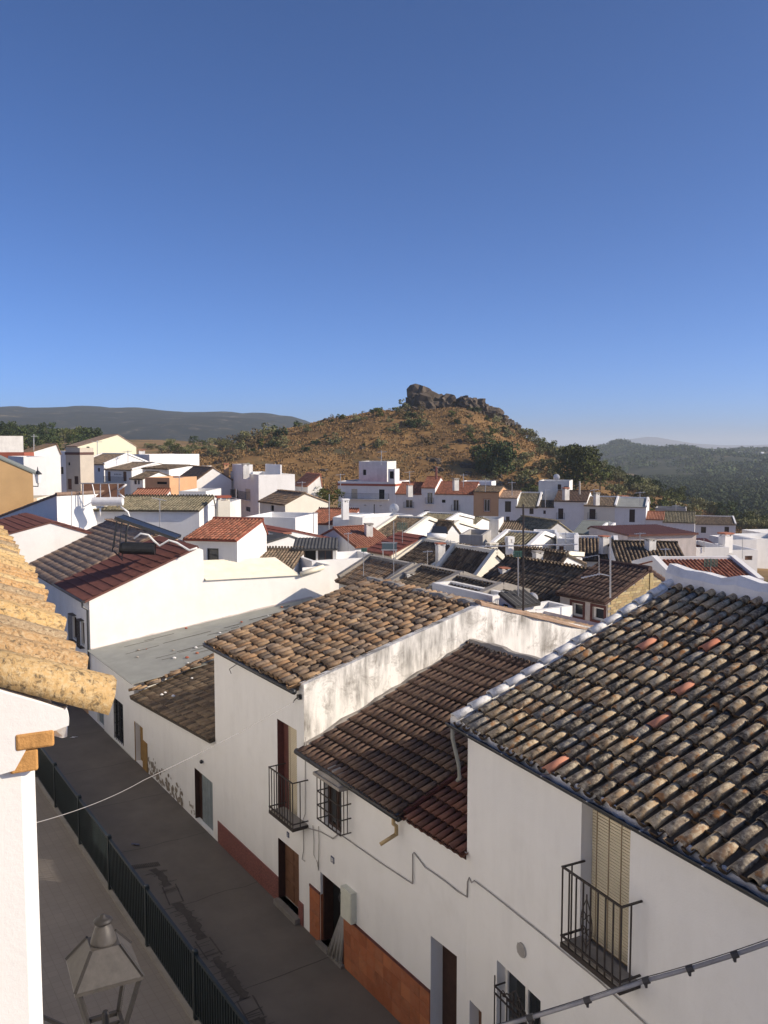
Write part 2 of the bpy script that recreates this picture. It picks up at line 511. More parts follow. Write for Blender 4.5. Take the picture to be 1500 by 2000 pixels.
# ------------------------------------------------------------------ walls with real openings
def wall_face(mb, O, ex, W, H, openings, inward, rev=.18, mi=0, rmi=0):
    """rectangular wall sheet with recessed openings (x0,x1,z0,z1)"""
    O, ex, inn = Vector(O), Vector(ex), Vector(inward)
    ez = Vector((0, 0, 1))
    ops = [(max(.02, a), min(W - .02, b), max(0.0, c), min(H - .02, d)) for a, b, c, d in openings]
    xs = sorted({0, W, *[q for o in ops for q in o[:2]]}); zs = sorted({0, H, *[q for o in ops for q in o[2:]]})
    P = lambda x, z, k=0: O + ex * x + ez * z + inn * k
    for i in range(len(xs) - 1):
        for j in range(len(zs) - 1):
            cx, cz = (xs[i] + xs[i + 1]) / 2, (zs[j] + zs[j + 1]) / 2
            if any(a < cx < b and c < cz < d for a, b, c, d in ops): continue
            mb.quad(P(xs[i], zs[j]), P(xs[i + 1], zs[j]), P(xs[i + 1], zs[j + 1]), P(xs[i], zs[j + 1]), mi)
    for a, b, c, d in ops:
        mb.quad(P(a, c), P(a, d), P(a, d, rev), P(a, c, rev), rmi)
        mb.quad(P(b, c), P(b, c, rev), P(b, d, rev), P(b, d), rmi)
        mb.quad(P(a, d), P(b, d), P(b, d, rev), P(a, d, rev), rmi)
        mb.quad(P(a, c), P(a, c, rev), P(b, c, rev), P(b, c), rmi)

def grow(op, d): return (op[0] - d, op[1] + d, op[2] - d, op[3] + d)

def fill_opening(parent, O, ex, inn, op, kind, rev):
    """window, door or dark painted interior set into the recess of an opening"""
    O, ex, inn = Vector(O), Vector(ex), Vector(inn); a, b, c, d = op
    P = lambda x, z, k: O + ex * x + Vector((0, 0, z)) + inn * k
    def slab(mb, x0, x1, z0, z1, k0, k1, mi=0): mb.obox(P(x0, z0, k0), ex * (x1 - x0), inn * (k1 - k0), (0, 0, z1 - z0), mi)
    w = min(.07, (b - a) * .12)
    if kind in ('w', 'W', 'g'):
        mb = MB()
        for q in ((a, a + w, c, d), (b - w, b, c, d), (a + w, b - w, c, c + w), (a + w, b - w, d - w, d)): slab(mb, *q, rev - .07, rev - .01)
        if b - a > .7: slab(mb, (a + b) / 2 - w / 2, (a + b) / 2 + w / 2, c + w, d - w, rev - .065, rev - .012)
        o = mb.build('window', {'w': 'wood_dark', 'W': 'white', 'g': 'iron'}[kind], parent)
        mb = MB(); slab(mb, a + w * .6, b - w * .6, c + w * .6, d - w * .6, rev - .035, rev + .03)
        mb.build('pane', 'pane', o)
    elif kind == 's':                                   # roller blind
        mb = MB(); n = max(3, int((d - c) / .12)); h = (d - c) / n
        for i in range(n): slab(mb, a + .01, b - .01, c + i * h, c + (i + .9) * h, rev - .05, rev + .02)
        mb.build('blind', 'blind', parent)
    elif kind in ('d', 'k', 'v'):
        m = {'d': 'wood_brown', 'k': 'wood_dark', 'v': 'painted_void'}[kind]
        mb = MB(); slab(mb, a + .01, b - .01, c + .01, d - .01, rev - .05, rev + .03)
        if kind != 'v' and b - a > .5:
            for q in range(2):
                for zz in range(2):
                    x0 = a + (b - a) * (.1 + .45 * q); z0 = c + (d - c) * (.08 + .46 * zz)
                    slab(mb, x0, x0 + (b - a) * .35, z0, z0 + (d - c) * .38, rev - .065, rev - .045)
        mb.build('door', m, parent)  # void kind: black slab painted as the unlit room behind, no door

def balcony(parent, O, ex, out, x0, x1, z, depth=.4, h=1.0, n=None, mat='iron', slabmat='white', bar_w=.02, posts=False):
    O, ex, out = Vector(O), Vector(ex), Vector(out)
    P = lambda x, k, zz: O + ex * x + out * k + Vector((0, 0, zz))
    mb = MB(); mb.obox(P(x0, .002, z - .09), ex * (x1 - x0), out * depth, (0, 0, .09))
    sl = mb.build('balcony', slabmat, parent)
    mb = MB(); n = n or max(4, int((x1 - x0) / .16))
    dd = depth - .04
    for zz in (z + h, z + .09):
        mb.bar(P(x0 + .03, dd, zz), P(x1 - .03, dd, zz), bar_w * 1.6, bar_w)
        for x in (x0 + .03, x1 - .03): mb.bar(P(x, .002, zz), P(x, dd, zz), bar_w * 1.6, bar_w)
    for i in range(n + 1):
        x = x0 + .03 + (x1 - x0 - .06) * i / n
        mb.bar(P(x, dd, z), P(x, dd, z + h), bar_w)
    m = max(1, int(depth / .16))
    for i in range(1, m):
        for x in (x0 + .03, x1 - .03): mb.bar(P(x, dd * i / m, z), P(x, dd * i / m, z + h), bar_w)
    mb.build('railing', mat, sl)
    return sl

# ------------------------------------------------------------------ ground
def sm(a, b, t):
    t = max(0.0, min(1.0, (t - a) / (b - a))); return t * t * (3 - 2 * t)
def ground(x, y):
    t = sm(35, 140, y)
    z = -.085 * max(-260, min(90, x)) * t
    z += 7 * math.exp(-(((x + 70) / 55) ** 2 + ((y - 330) / 90) ** 2))
    z -= 9 * sm(30, 130, x) * sm(170, 300, y)
    z *= 1 - sm(600, 1400, math.hypot(x, y)) * .6
    z -= 14 * sm(450, 1500, y)
    return z - .12

# ------------------------------------------------------------------ generic town house
ROOFSEED = [10]
def roof_plane(parent, O, eu, ev, W, L, cover, mat, pitch=.24, row=.36, th=.09, seg=4, deck='mortar'):
    """slab of a roof with its cover laid on top; O lower-left corner, eu along eave, ev up the slope"""
    O, eu, ev = Vector(O), Vector(eu), Vector(ev); en = eu.cross(ev).normalized()
    ROOFSEED[0] += 1
    mb = MB()
    if cover == 'tile':
        mb.obox(O - en * th, eu * W, ev * L, en * th)
        r = mb.build('roof', MATNAME_DECK.get(mat, 'mortar'), parent)
        sp = tile_spots(W, L, pitch, row, .012, ROOFSEED[0])
        joined_tiles('roof_tiles', mat, r, O + en * .005, eu, ev, en, sp, row * 1.22, pitch * .40, pitch * .33, seg)
    elif cover == 'panel':
        n = max(2, int(L / .42)); h = L / n
        mb.obox(O - en * th, eu * W, ev * L, en * (th - .004))
        r = mb.build('roof', mat, parent)
        g = random.Random(ROOFSEED[0])
        nx = max(1, int(W / 1.05))
        for i in range(n):                      # stepped courses of pressed sheet
            m2 = MB(); k = 24
            for q in range(int(W / .2)):
                x0 = q * W / int(W / .2); x1 = x0 + W / int(W / .2)
                a = O + eu * x0 + ev * (i * h); b = O + eu * x1 + ev * (i * h)
                xm = (x0 + x1) / 2
                c = O + eu * xm + ev * (i * h)
                up0, up1, hi = en * .035, en * .002, en * .035
                # two facets forming a rib
                m2.add([a + up0, c + up0 + hi, b + up0, a + ev * h + up1, c + ev * h + up1 + hi, b + ev * h + up1, a, c, b],
                       [(0, 1, 4, 3), (1, 2, 5, 4), (6, 7, 1, 0), (7, 8, 2, 1)])
            m2.build('roof_sheet', mat, r)
    elif cover == 'sheet':
        n = max(4, int(W / .09)); V = []; F = []
        for i in range(n + 1):
            x = W * i / n; k = .018 * (1 if i % 2 else -1) + .02
            V += [O + eu * x + en * k, O + eu * x + ev * L + en * k]
        for i in range(n): F.append((2 * i, 2 * i + 2, 2 * i + 3, 2 * i + 1))
        mb.add(V, F); mb.obox(O - en * th, eu * W, ev * L, en * (th - .006))
        r = mb.build('roof', mat, parent)
    else:
        mb.obox(O - en * th, eu * W, ev * L, en * (th + .01))
        r = mb.build('roof', mat, parent)
    return r
MATNAME_DECK = {}
for k, c in {'tile_old': (.12, .1, .08), 'tile_brown': (.13, .09, .06), 'tile_choc': (.06, .035, .03), 'tile_dark': (.07, .058, .045), 'tile_mid': (.12, .09, .065),
          'tile_olive': (.11, .095, .065), 'tile_red': (.22, .065, .04), 'tile_terra': (.28, .11, .065), 'tile_tan': (.22, .15, .11), 'tile_ochre': (.35, .2, .09), 'tile_new': (.4, .18, .1)}.items():
    plain('bed_' + k, c, .95, var=.3, scale=3); MATNAME_DECK[k] = 'bed_' + k

LASTR = [100.0]
def house(label, xc, ye, D, rot, xr=None, W=None, dep=8.0, roof='gx', rf=.5, yr=None, rise=None, cover='tile', tile='tile_mid', wall='white',
          ov=.22, wins=(), swins=(), coping=None, parapet=.5, base=None, name='house', pitch=.21, cat='house', xl=None, lwins=(), trim=None, group=None, topslab=None):
    """town house surveyed from its left front corner: (xc, ye) bearing of the eave corner, D its distance;
       front runs to bearing xr; rot is the compass turn of the front"""
    if D == 'c': D = LASTR[0]
    c = at(xc, ye, D); rz = R(rot)
    ex = Vector((math.cos(rz), math.sin(rz), 0)); ey = Vector((-math.sin(rz), math.cos(rz), 0))
    if W is None:
        k = (xr - 750) / FPX        # x/y = k (camera pitch changes this by less than a percent)
        for _ in range(3):
            f = lambda w: pix(c + ex * w)[0] - xr
            lo, hi = 0.2, 60.0
            for _ in range(50):
                m = (lo + hi) / 2
                if f(m) < 0: lo = m
                else: hi = m
            W = lo
    if xl is not None:
        lo, hi = .3, 40.0
        for _ in range(50):
            m = (lo + hi) / 2
            if pix(c + ey * m)[0] > xl: lo = m
            else: hi = m
        dep = lo
    LASTR[0] = (c + ex * W).y
    zb = base if base is not None else min(ground(c.x, c.y), ground(c.x + ey.x * dep, c.y + ey.y * dep)) - .6
    H = max(2.2, c.z - zb)
    t = thing(name, label, cat, (c.x, c.y, c.z - H), rz, group)
    # ridge height
    if roof == 'flat': h = 0
    elif yr is not None:
        q = c + (ey * (dep * rf) + ex * (W * .5) if roof == 'gx' else ex * (W * rf))
        h = z_pix(q.x, q.y, yr) - c.z
    else: h = rise if rise is not None else .34 * (dep if roof == 'gx' else W) * max(rf, 1 - rf)
    h = max(h, .05)
    # openings from bearings
    def ops(lst, O, exx, nn):
        res = []
        for (x0, y0, x1, y1, kind) in lst:
            Ow = c + O.x * ex + O.y * ey; Ow.z = c.z - H
            nw = ex * nn.x + ey * nn.y; ew = ex * exx.x + ey * exx.y
            xm = (x0 + x1) / 2
            p0 = on_plane(x0, (y0 + y1) / 2, Ow, nw); p1 = on_plane(x1, (y0 + y1) / 2, Ow, nw)
            pt = on_plane(xm, y0, Ow, nw); pb = on_plane(xm, y1, Ow, nw)
            res.append(((p0 - Ow).dot(ew), (p1 - Ow).dot(ew), pb.z - Ow.z, pt.z - Ow.z, kind))
        return res
    X, Y = Vector((1, 0, 0)), Vector((0, 1, 0))
    fo = ops(wins, Vector((0, 0, 0)), X, Y); so = ops(swins, Vector((W, 0, 0)), Y, -X); lo_ = ops(lwins, Vector((0, dep, 0)), -Y, X)
    mb = MB(); rev = .16
    wall_face(mb, (0, 0, 0), X, W, H, [o[:4] for o in fo], Y, rev)
    wall_face(mb, (W, 0, 0), Y, dep, H, [o[:4] for o in so], -X, rev)
    wall_face(mb, (0, dep, 0), -Y, dep, H, [o[:4] for o in lo_], X, rev)
    mb.quad((W, dep, 0), (0, dep, 0), (0, dep, H), (W, dep, H))
    if roof == 'gx':
        mb.poly([(W, 0, H), (W, dep, H), (W, dep * rf, H + h)][::1]); mb.poly([(0, dep, H), (0, 0, H), (0, dep * rf, H + h)])
        if rf > .98: mb.quad((W, dep, H), (0, dep, H), (0, dep, H + h), (W, dep, H + h))
    elif roof == 'gy':
        mb.poly([(0, 0, H), (W, 0, H), (W * rf, 0, H + h)]); mb.poly([(W, dep, H), (0, dep, H), (W * rf, dep, H + h)])
        if rf > .98: mb.quad((W, 0, H), (W, dep, H), (W, dep, H + h), (W, 0, H + h))
    else:
        pw = .18
        mb.quad((0, 0, H - .35), (W, 0, H - .35), (W, dep, H - .35), (0, dep, H - .35))
        for (x0, x1, y0, y1) in ((0, W, 0, pw), (0, W, dep - pw, dep), (0, pw, pw, dep - pw), (W - pw, W, pw, dep - pw)):
            mb.box(x0 + .001, x1 - .001, y0 + .001, y1 - .001, H - .36, H + parapet)
    wobj = mb.build('wall', wall, t)
    if topslab:
        mb = MB(); mb.box(-.06, W + .06, -.08, dep, H - .42, H - .08); mb.build('fascia', topslab, t)
    # roof planes
    if roof in ('gx', 'gy'):
        span = dep if roof == 'gx' else W
        a, b = span * rf, span * (1 - rf)
        ru = .04
        if roof == 'gx':
            if a > .1:
                s = Vector((0, a, h)).normalized(); L = math.hypot(a, h)
                roof_plane(t, Vector((-.05, 0, H + ru)) - s * ov, X, s, W + .1, L + ov, cover, tile, pitch)
            if b > .1:
                s = Vector((0, -b, h)).normalized(); L = math.hypot(b, h)
                roof_plane(t, Vector((W + .05, dep, H + ru)) - s * ov, -X, s, W + .1, L + ov, cover, tile, pitch)
            ends = [((x, 0, H), (x, a, H + h), (x, dep, H)) for x in (0, W)]
            rid = ((-.05, a, H + h), (W + .05, a, H + h))
        else:
            if a > .1:
                s = Vector((a, 0, h)).normalized(); L = math.hypot(a, h)
                roof_plane(t, Vector((0, dep + .05, H + ru)) - s * ov, -Y, s, dep + .1, L + ov, cover, tile, pitch)
            if b > .1:
                s = Vector((-b, 0, h)).normalized(); L = math.hypot(b, h)
                roof_plane(t, Vector((W, -.05, H + ru)) - s * ov, Y, s, dep + .1, L + ov, cover, tile, pitch)
            ends = [((0, y, H), (a, y, H + h), (W, y, H)) for y in (0, dep)]
            rid = ((a, -.05, H + h), (a, dep + .05, H + h))
        if coping:
            for k, (p, q, r_) in enumerate(ends):
                mb = MB(); d = Vector((0, 0, .12))
                for s0, s1 in ((p, q), (q, r_)):
                    if (Vector(s0) - Vector(s1)).length > .2 and math.hypot(s0[0] - s1[0], s0[1] - s1[1]) > .15: mb.bar(Vector(s0) + d, Vector(s1) + d, .26, .24)
                if mb.v: mb.build('coping', coping, t)
            mb = MB(); mb.bar(Vector(rid[0]) + Vector((0, 0, .09)), Vector(rid[1]) + Vector((0, 0, .09)), .26, .18); mb.build('ridge_cap', coping, t)
        elif cover == 'tile':
            mb = MB(); mb.tube([Vector(rid[0]) + Vector((0, 0, .05)), Vector(rid[1]) + Vector((0, 0, .05))], .12, 8); mb.build('ridge_cap', MATNAME_DECK.get(tile, 'mortar'), t)
    def do_fill(lst, O, exx, inn):
        for (a_, b_, c_, d_, kind) in lst:
            k = kind[0]
            op = (max(.02, a_), b_, max(0, c_), min(d_, H - .02))
            fill_opening(t, O, exx, inn, op, k, rev)
            if 'B' in kind: balcony(t, O, exx, -Vector(inn), op[0] - .25, op[1] + .25, op[2], .35, .95)
            if 'F' in kind:
                mb = MB(); e = .09
                for q in ((op[0] - e, op[0], op[2] - e, op[3] + e), (op[1], op[1] + e, op[2] - e, op[3] + e), (op[0], op[1], op[3], op[3] + e), (op[0], op[1], op[2] - e, op[2])):
                    mb.obox(Vector(O) + Vector(exx) * q[0] + Vector((0, 0, q[2])) - Vector(inn) * .03, Vector(exx) * (q[1] - q[0]), Vector(inn) * .028, (0, 0, q[3] - q[2]))
                mb.build('window_surround', 'reveal_red' if trim is None else trim, t)
    do_fill(fo, (0, 0, 0), X, Y); do_fill(so, (W, 0, 0), Y, -X); do_fill(lo_, (0, dep, 0), -Y, X)

    return t, W, dep, H, h

# ================================================================== the setting: ground sheet, street, walkway
def axis_steps(lims):
    out = []
    for a, b, s in lims:
        n = max(1, int(round((b - a) / s)))
        out += [a + (b - a) * i / n for i in range(n)]
    out.append(lims[-1][1]); return out
gx = axis_steps([(-13000, -3000, 2000), (-3000, -700, 300), (-700, -200, 40), (-200, 200, 8), (200, 700, 40), (700, 3000, 300), (3000, 13000, 2000)])
gy = axis_steps([(-3000, -200, 700), (-200, -20, 30), (-20, 60, 6), (60, 420, 9), (420, 900, 40), (900, 3000, 250), (3000, 13000, 2000)])
V = [(x, y, ground(x, y)) for y in gy for x in gx]
nx = len(gx)
F = np.array([(j * nx + i, j * nx + i + 1, (j + 1) * nx + i + 1, (j + 1) * nx + i) for j in range(len(gy) - 1) for i in range(nx - 1)])
def groundmat(name, cols, sc, tops):
    m, nt, b = newmat(name); v = coords(nt)
    c = ramp(nt, noise(nt, v, sc, 7, .68, .4), cols)
    for s2, lo_, hi_, col in tops:
        c = mix(nt, ramp(nt, noise(nt, v, s2, 6, .7), [(lo_, 0), (hi_, 1)]), c, col)
    nt.links.new(c, b.inputs['Base Color']); setin(b, Roughness=.97, Specular_IOR_Level=.05)
    bump(nt, b, noise(nt, v, sc * 8, 5), .5, .3); MATS[name] = m
groundmat('earth', [(.3, (.17, .11, .06)), (.5, (.25, .165, .085)), (.7, (.30, .20, .10))], .06, [(.09, .52, .6, (.10, .10, .05))])
structure(link('ground', np_mesh('ground', V, F, 'earth'), None, True))

TH = R(33)
uA, nA = Vector((-math.sin(TH), math.cos(TH), 0)), Vector((math.cos(TH), math.sin(TH), 0))
NF = 9.3
PA = nA * NF
def tA(px, py): return on_plane(px, py, PA, nA).dot(uA)
def ptA(t, n=NF, z=0): return uA * t + nA * n + Vector((0, 0, z))
T_S2, T_S, T_34, T_23, T_M, T_M2, T_R = tA(40, 1120), tA(175, 1200), tA(262, 1355), tA(420, 1400), tA(594, 1450), tA(792, 1578), tA(913, 1560)
THR = R(26.4)
uR, nR = Vector((-math.sin(THR), math.cos(THR), 0)), Vector((math.cos(THR), math.sin(THR), 0))
PR = ptA(T_R)
ROT_A, ROT_R = TH - math.pi / 2, THR - math.pi / 2

# street and raised walkway, laid out along the street's bearing (local x = -u, y = n)
S0 = thing_loc = None
def strip(name, mat, n0, n1, t0, t1, z, th=.3):
    mb = MB(); k = 24
    for i in range(k):
        a, b = t0 + (t1 - t0) * i / k, t0 + (t1 - t0) * (i + 1) / k
        mb.quad((b, n0, z), (a, n0, z), (a, n1, z), (b, n1, z))
    mb.quad((t0, n0, z - th), (t1, n0, z - th), (t1, n0, z), (t0, n0, z)); mb.quad((t0, n1, z - th), (t1, n1, z - th), (t1, n1, z), (t0, n1, z))
    o = mb.build(name, mat)
    o.matrix_world = Matrix(((uA.x, nA.x, 0, 0), (uA.y, nA.y, 0, 0), (0, 0, 1, 0), (0, 0, 0, 1)))
    return structure(o)
RAIL_N, WALK_Z = 5.28, 1.0
road = strip('road', 'street_concrete', RAIL_N + .10, NF + 1.5, -8, 75, .0, .3)
strip('walkway', 'paving', -6, RAIL_N + .02, -8, 75, WALK_Z, 1.2)
kerb = strip('kerb', 'kerb_stone', RAIL_N + .021, RAIL_N + .20, -8, 75, WALK_Z + .03, 1.2)
# expansion joints and the tarred trench patch of the road
def roadmark(name, polys, mat, z):
    mb = MB()
    for p in polys: mb.poly([(a, b, z) for a, b in p])
    o = mb.build(name, mat, road); return o
g = random.Random(3)
jp = []
for t in (9.2, 13.1, 16.4, 20.4, 24.0, 27.5, 31.0, 35.0):
    w = .018; pts = [(t + g.uniform(-.05, .05), RAIL_N + .2 + (NF - RAIL_N - .2) * i / 9) for i in range(10)]
    jp.append(pts + [(a + w + g.uniform(0, .012), b) for a, b in pts[::-1]])
roadmark('expansion_joint', jp, 'tar', .004)
def road_tn(px, py): p = at_z(px, py, 0.0); return p.dot(uA), p.dot(nA)
patch = []
line = [(300, 1697), (330, 1730), (345, 1765), (375, 1795), (395, 1835), (420, 1870), (450, 1910), (478, 1950), (500, 1990), (525, 2030)]
ln = [road_tn(*q) for q in line]
for i in range(len(ln) - 1):
    (a, b), (c_, d_) = ln[i], ln[i + 1]
    k = 7
    wl = [g.uniform(.05, .16) for _ in range(k + 1)]; wr = [g.uniform(.05, .16) for _ in range(k + 1)]
    P0 = [(a + (c_ - a) * q / k, b + (d_ - b) * q / k) for q in range(k + 1)]
    if i % 3 != 1:
        patch.append([(p[0], p[1] - w) for p, w in zip(P0, wl)] + [(p[0], p[1] + w) for p, w in reversed(list(zip(P0, wr)))])
    else:
        for s in (-.18, .17):
            patch.append([(p[0], p[1] + s - .012) for p in P0] + [(p[0], p[1] + s + .014 + g.uniform(0, .015)) for p in reversed(P0)])
    for q in range(6):                                       # rungs of old formwork showing in the tar
        f = g.random(); t, n = a + (c_ - a) * f, b + (d_ - b) * f; w = g.uniform(.012, .03); l = g.uniform(.12, .34); r_ = g.uniform(.05, .3); sk = g.uniform(-.05, .05)
        patch.append([(t, n - l), (t + sk, n + r_), (t + w + sk, n + r_), (t + w, n - l)])
a, b = road_tn(255, 1695); c_, d_ = road_tn(308, 1688)
for q in range(16):
    f = q / 15; t, n = a + (c_ - a) * f, b + (d_ - b) * f
    patch.append([(t - .13, n), (t + .13, n + .01), (t + .13, n + .05), (t - .13, n + .04)])
for q, p in enumerate(patch): pass
mb = MB()
for q, p in enumerate(patch): mb.poly([(x, y, .008 + .0004 * (q % 9)) for x, y in p])
stuff(mb.build('tar_patch', 'tar', road))

# ================================================================== near houses along the right side of the street
def row_house(name, label, t_far, P=None, rot=ROT_A, cat='house'):
    loc = ptA(t_far) if P is None else P
    return thing(name, label, cat, (loc.x, loc.y, 0), rot)
def locA(t_far, px, py, proud=0.0):
    """bearing -> (x, z) on the street face of a house whose far corner is at t_far"""
    p = on_plane(px, py, PA - nA * proud, nA); return t_far - p.dot(uA), p.z
def locR(px, py, proud=0.0):
    p = on_plane(px, py, PR - nR * proud, nR); return -(p - PR).dot(uR), p.z
X, Y, Zv = Vector((1, 0, 0)), Vector((0, 1, 0)), Vector((0, 0, 1))

def select_spots(th_obj_loc, rz, O, eu, ev, spots, cap=300):
    """split tile spots into the (at most cap) largest in view and the rest"""
    M = Matrix.Translation(th_obj_loc) @ Matrix.Rotation(rz, 4, 'Z')
    scored = []; rest = []
    for s in spots:
        p = M @ (Vector(O) + Vector(eu) * s[0] + Vector(ev) * (s[1] + .15))
        x, y = pix(p)
        if p.y > .5 and -10 < x < 1510 and -10 < y < 2010: scored.append((p.length, s))
        else: rest.append(s)
    scored.sort(key=lambda q: q[0])
    return [s for _, s in scored[:cap]], [s for _, s in scored[cap:]] + rest

def near_roof(t, O, eu, ev, W, L, mat, pitch, row, r0, r1, jit, length, bed, alt=None, altn=0, seed=5, cap=300, lift=.025, name='roof', channels=True, th=.12, keep=None, ch0=0, d0=.06, up1=0, chm=None):
    O, eu, ev = Vector(O), Vector(eu), Vector(ev); en = eu.cross(ev).normalized()
    mb = MB(); mb.obox(O - en * th + ev * d0, eu * W, ev * (L - d0), en * (th - .03))
    roof = mb.build(name, bed, t)
    sp = tile_spots(W, L, pitch, row, jit, seed)
    if keep: sp = [s for s in sp if keep(s[0], s[1])]
    if up1: sp = [(s[0], s[1], s[2], s[3] * (1.08 if s[0] < .2 else 1), s[4] + (up1 if s[0] < .2 else 0)) for s in sp]
    loc = t.location.copy(); rz = t.rotation_euler.z
    big, rest = select_spots(loc, rz, O, eu, ev, sp, cap)
    if altn:
        gg = random.Random(seed); idx = set(gg.sample(range(len(big)), altn)); big = [tuple(s) + (i in idx,) for i, s in enumerate(big)]
    base = O + en * (r0 * .42)
    single_tiles('roof_tile', mat, roof, base, eu, ev, en, big, length, r0, r1, lift, 5, alt)
    if rest: joined_tiles('roof_tiles', mat, roof, base, eu, ev, en, [s[:5] for s in rest], length, r0, r1, 4, False, lift)
    if channels:
        nc = max(1, int(round(W / pitch))); p = W / nc; nr = max(1, int(math.ceil(L / row - .15))); gg = np.random.default_rng(seed + 1)
        ch = [(p * i, j * row - .03 + gg.normal(0, jit), gg.normal(0, jit), 1.0, gg.normal(0, jit * .3)) for j in range(nr) for i in range(ch0, nc + 1)]
        if keep: ch = [s for s in ch if keep(s[0], s[1])]
        joined_tiles('channel_tiles', chm or mat, roof, O + en * (r0 * .62), eu, ev, en, ch, length, r0 * .9, r0 * 1.02, 4, False, lift, True)
    return roof

def lumpy(mb, a, b, w, h, n, amp, gg, mi=0):
    """hand-laid mortar bar from a to b: uneven width and height"""
    a, b = Vector(a), Vector(b); d = (b - a).normalized(); r = d.cross(Zv).normalized(); up = Zv
    rings = []
    for i in range(n + 1):
        p = a + (b - a) * (i / n)
        ww = w / 2 * (1 + gg.uniform(-amp, amp)); hh = h * (1 + gg.uniform(-amp, amp)); o = gg.uniform(-amp, amp) * w * .3
        rings.append([p + r * (o - ww) , p + r * (o - ww * .95) + up * hh * .7, p + r * (o - ww * .5) + up * hh * .97, p + r * (o + ww * .5) + up * hh, p + r * (o + ww * .95) + up * hh * .65, p + r * (o + ww)])
    k = 6; vs_ = [q for r_ in rings for q in r_]
    fs = [(i * k + j, i * k + j + 1, (i + 1) * k + j + 1, (i + 1) * k + j) for i in range(n) for j in range(k - 1)]
    fs += [tuple(range(k)), tuple(n * k + j for j in range(k - 1, -1, -1))]
    mb.add(vs_, fs, mi)

def facade_fill(t, op, parts):
    pass

# ---- R: the near white house with the big old tile roof
hR = row_house('house', 'nearest white house with balcony blind and a large lichened barrel tile roof', 0, PR, ROT_R)
WR, ER = 17.0, locR(913, 1412)[1]  # WR runs on out of view, lengthened to block sun from the walkway
DR_ = 4.95; RIDGE_R = 8.72
doorR = (locR(1134, 1700)[0], locR(1229, 1740)[0], locR(1160, 1866)[1], locR(1133, 1563)[1])
winR = (locR(967, 1900, .0)[0], locR(1056, 1950)[0], .85, locR(1010, 1912)[1])
doorR2 = (locR(917, 1970)[0], locR(985, 1990)[0], 0.02, locR(917, 1952)[1])
winR = (winR[0] + .05, winR[1], .9, winR[3])
doorR2 = (doorR2[0], winR[0] - .45, 0.02, doorR2[3])
mb = MB()
wall_face(mb, (0, 0, 0), X, WR, ER, [doorR, winR, doorR2], Y, .24)
mb.poly([(WR, 0, 0), (WR, 2 * DR_, 0), (WR, 2 * DR_, ER), (WR, DR_, RIDGE_R), (WR, 0, ER)])
mb.poly([(0, 2 * DR_, 0), (0, 0, 0), (0, 0, ER), (0, DR_, RIDGE_R), (0, 2 * DR_, ER)])
mb.quad((WR, 2 * DR_, 0), (0, 2 * DR_, 0), (0, 2 * DR_, ER), (WR, 2 * DR_, ER))
mb.build('wall', 'near_grey', hR)
sl = Vector((0, DR_, RIDGE_R - ER)); Ls = sl.length; sl.normalize()
near_roof(hR, Vector((.02, 0, ER + .06)) - sl * .20, X, sl, WR + .1, Ls + .20, 'tile_old', .262, .40, .092, .074, .022, .49, 'bed_tile_dark', 'tile_new', 5, seed=21, chm='tile_dark')  # darker channel tiles: grime plus the shade between covers put into the colour
mb = MB(); lumpy(mb, Vector((0, .03, ER + .0)) - sl * .2, Vector((WR, .03, ER + .0)) - sl * .2, .07, .12, 140, .3, random.Random(2)); mb.build('eave_mortar', 'mortar_white', hR)
slb = Vector((0, -DR_, RIDGE_R - ER)).normalized()
roof_plane(hR, Vector((WR + .1, 2 * DR_, ER + .04)) - slb * .2, -X, slb, WR + .1, Ls + .1, 'tile', 'tile_old', .26, .4)
# whitewashed verge tiles and the thick mortar ridge
gg = random.Random(5)
mb = MB(); lumpy(mb, Vector((-.12, 0, ER)) - sl * .24 + Vector((0, 0, .0)), Vector((-.12, DR_, RIDGE_R)), .24, .2, 26, .2, gg)
verge = mb.build('verge', 'mortar_white', hR)
vsp = [(.0, .40 * i + gg.uniform(-.02, .02), gg.uniform(-.03, .03), 1 + gg.uniform(-.06, .06), 0) for i in range(14)]
enR = X.cross(sl)
single_tiles('verge_tile', 'tile_white', verge, Vector((-.10, 0, ER + .14)) - sl * .24, X, sl, enR, vsp, .48, .108, .09, .03)
mb = MB(); lumpy(mb, (-.25, DR_, RIDGE_R - .05), (WR + .2, DR_, RIDGE_R - .05), .42, .42, 40, .16, gg); mb.build('ridge_mortar', 'mortar_white', hR)
# gutter
mb = MB(); gz = ER - .015
ga, gb = Vector((-.22, -.30, gz)), Vector((WR + .2, -.30, gz))
n_ = 9
for i in range(n_):
    a0 = math.pi + math.pi * i / n_; a1 = math.pi + math.pi * (i + 1) / n_
    for rr in (.078,):
        p = lambda a_, x_: Vector((x_, -.24 + rr * math.cos(a_), gz + rr * math.sin(a_)))
        mb.quad(p(a0, -.24), p(a1, -.24), p(a1, WR), p(a0, WR))
mb.bar((-.24, -.24 - .078, gz + .004), (WR, -.24 - .078, gz + .004), .018, .018)
mb.bar((-.24, -.24 + .078, gz + .004), (WR, -.24 + .078, gz + .004), .018, .018)
mb.poly([(-.24, -.24 + .078 * math.cos(math.pi + math.pi * i / 9), gz + .078 * math.sin(math.pi + math.pi * i / 9)) for i in range(10)])
mb.box(0, WR, -.16, -.002, ER - .05, ER + .0)
gut = mb.build('gutter', 'gutter', hR)
mb = MB()
for i in range(9): mb.bar((.5 + i * 1.02, -.33, gz + .012), (.5 + i * 1.02, -.02, gz + .03), .03, .012)
mb.build('gutter_bracket', 'steel', gut)
